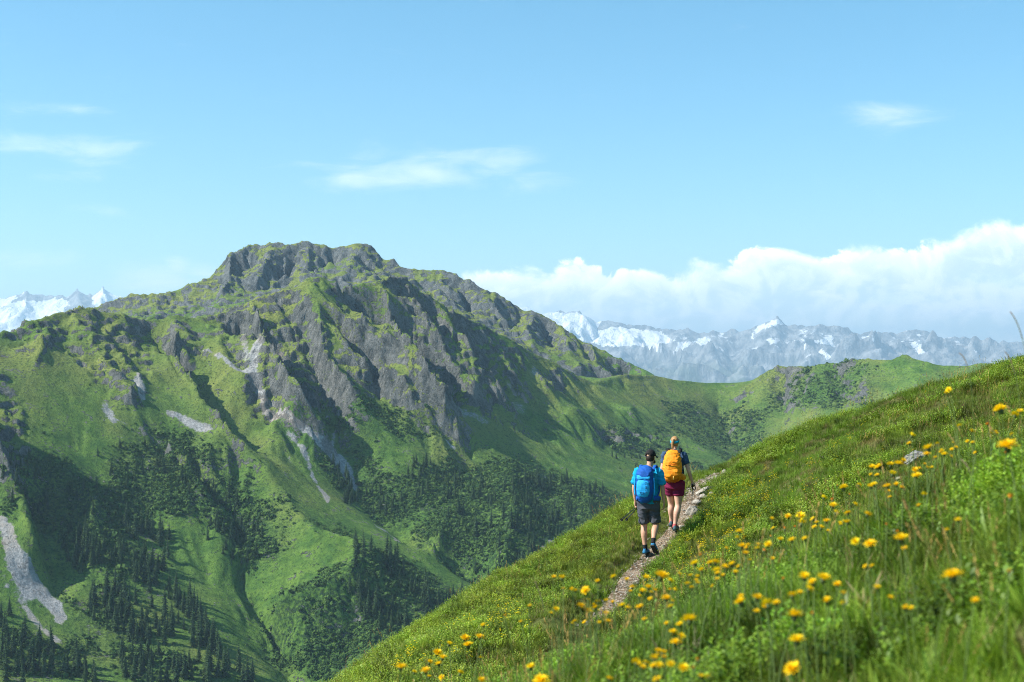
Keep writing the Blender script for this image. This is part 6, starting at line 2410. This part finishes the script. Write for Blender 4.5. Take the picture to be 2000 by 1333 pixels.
add_obj('shirt', fuse(bm, 'woman_shirt', .012, 4, crease=.010), m_shirt_w, wom)
bm = bmesh.new()
tube(bm, [(0, .015, .80), (0, .005, .88), (0, .02, .97)], [(.190, .140), (.190, .150), (.168, .125)], 20)
for Hh, Kk in ((HL, KL), (HR, KR)):
    sgn = 1 if Hh.x > 0 else -1
    ball(bm, (Hh.x * .95, Hh.y - .045, .865), (.100, .105, .10))
    tube(bm, [Hh + V3(0, 0, .02), Hh * .75 + Kk * .25, Hh * .42 + Kk * .58], [.120, .116, .103], 16)
add_obj('shorts', fuse(bm, 'woman_shorts', .011, 3, crease=.006), m_short_w, wom)
for Aa, Kk in ((AL, KL), (AR, KR)):
    bm = bmesh.new()
    u_ = (Kk - Aa).normalized()
    tube(bm, [Aa - u_ * .03, Aa + u_ * .01, Aa + u_ * .035], [.039, .040, .041], 14)
    add_obj('sock', plain(bm, 'woman_sock'), m_sock_w, wom)
shoe('woman_shoe', wom, (.012, -.095, .012), (.035, .155, .0), (0, 0, 1), (m_shoe_w, m_sole))
shoe('woman_shoe', wom, (-.075, .155, .060), (-.080, .405, .085), (0, 0, 1), (m_shoe_w, m_sole))

pw = child_of_frame(wom, 'backpack', 'bright orange backpack on the front hiker with burgundy shorts', 'backpack', group='hikers\' backpacks')
bm = bmesh.new()
tube(bm, [(-.02, -.13, .945), (-.02, -.18, .985), (-.02, -.205, 1.06), (-.015, -.205, 1.18), (-.012, -.19, 1.30), (-.01, -.155, 1.40), (-.01, -.11, 1.455), (-.01, -.09, 1.47)], [(.10, .05), (.165, .10), (.180, .12), (.180, .115), (.165, .105), (.145, .09), (.105, .06), (.06, .03)], 24)
add_obj('pack_body', fuse(bm, 'orange_pack', .012, 5, crease=.014), m_pk_or, pw)
bm = bmesh.new()
tube(bm, [(-.02, -.28, 1.215), (-.018, -.272, 1.27), (-.014, -.25, 1.34), (-.012, -.205, 1.41)], [(.12, .035), (.135, .045), (.125, .045), (.09, .035)], 20)
add_obj('top_pocket', fuse(bm, 'orange_pocket', .011, 4, crease=.013), m_pk_or, pw)
bm = bmesh.new()
tube(bm, [(-.025, -.285, .995), (-.025, -.300, 1.04), (-.025, -.300, 1.11), (-.022, -.292, 1.17)], [(.105, .03), (.135, .035), (.135, .03), (.12, .02)], 20)
lowp = add_obj('lower_pocket', fuse(bm, 'orange_low', .011, 3, crease=.010), m_pk_or, pw)
bm = bmesh.new()
tube(bm, [(-.02, -.215, .93), (-.02, -.245, .97), (-.02, -.262, 1.005)], [(.11, .04), (.135, .05), (.13, .03)], 20)
add_obj('base_panel', fuse(bm, 'orange_base', .011, 3), m_pk_or2, pw)
bm = bmesh.new()
tube(bm, [(.020, -.335, 1.03), (.022, -.345, 1.0), (.024, -.325, .965)], [.008, .011, .008], 8)
add_obj('zip_pull', plain(bm, 'zip_pull'), m_tag, lowp)
bm = bmesh.new()
tube(bm, [(-.075, -.322, 1.235), (0.0, -.330, 1.24), (.075, -.315, 1.25)], [(.006, .006)] * 3, 6)
add_obj('zip', plain(bm, 'zip'), m_pk_or2, pw)
for sx in (-1, 1):
    bm = bmesh.new()
    straps(bm, [(sx * .10, -.10, 1.41), (sx * .112, -.01, 1.50), (sx * .115, .09, 1.50), (sx * .115, .165, 1.40), (sx * .125, .175, 1.24), (sx * .15, .09, 1.07), (sx * .15, -.06, 1.0)], .027, .010)
    add_obj('shoulder_strap', plain(bm, 'strap_w'), m_black, pw)
    bm = bmesh.new()
    tube(bm, [(sx * .145, -.20, 1.02), (sx * .19, -.10, 1.0), (sx * .205, .02, .985)], [(.035, .060), (.022, .055), (.012, .030)], 12)
    add_obj('hip_fin', plain(bm, 'hip_fin'), m_pk_or, pw)
    bm = bmesh.new()
    straps(bm, [(sx * .200, .0, .985), (sx * .17, .13, .98), (sx * .06, .185, .975), (0, .19, .975)], .008, .022)
    add_obj('hip_belt', plain(bm, 'belt_w'), m_black, pw)
Mw = Matrix.Translation(wom.location) @ Euler(wom.rotation_euler).to_matrix().to_4x4()
hR = Mw @ (WR + V3(.0, .035, -.085))
tp = at(1351, 988, 27.6)
tp[2] = float(hill_z(tp[0], tp[1])) + .0
pole('dark blue trekking pole planted ahead by the front hiker\'s right hand', hR + (hR - Vector(tp)).normalized() * .06, tp, None)
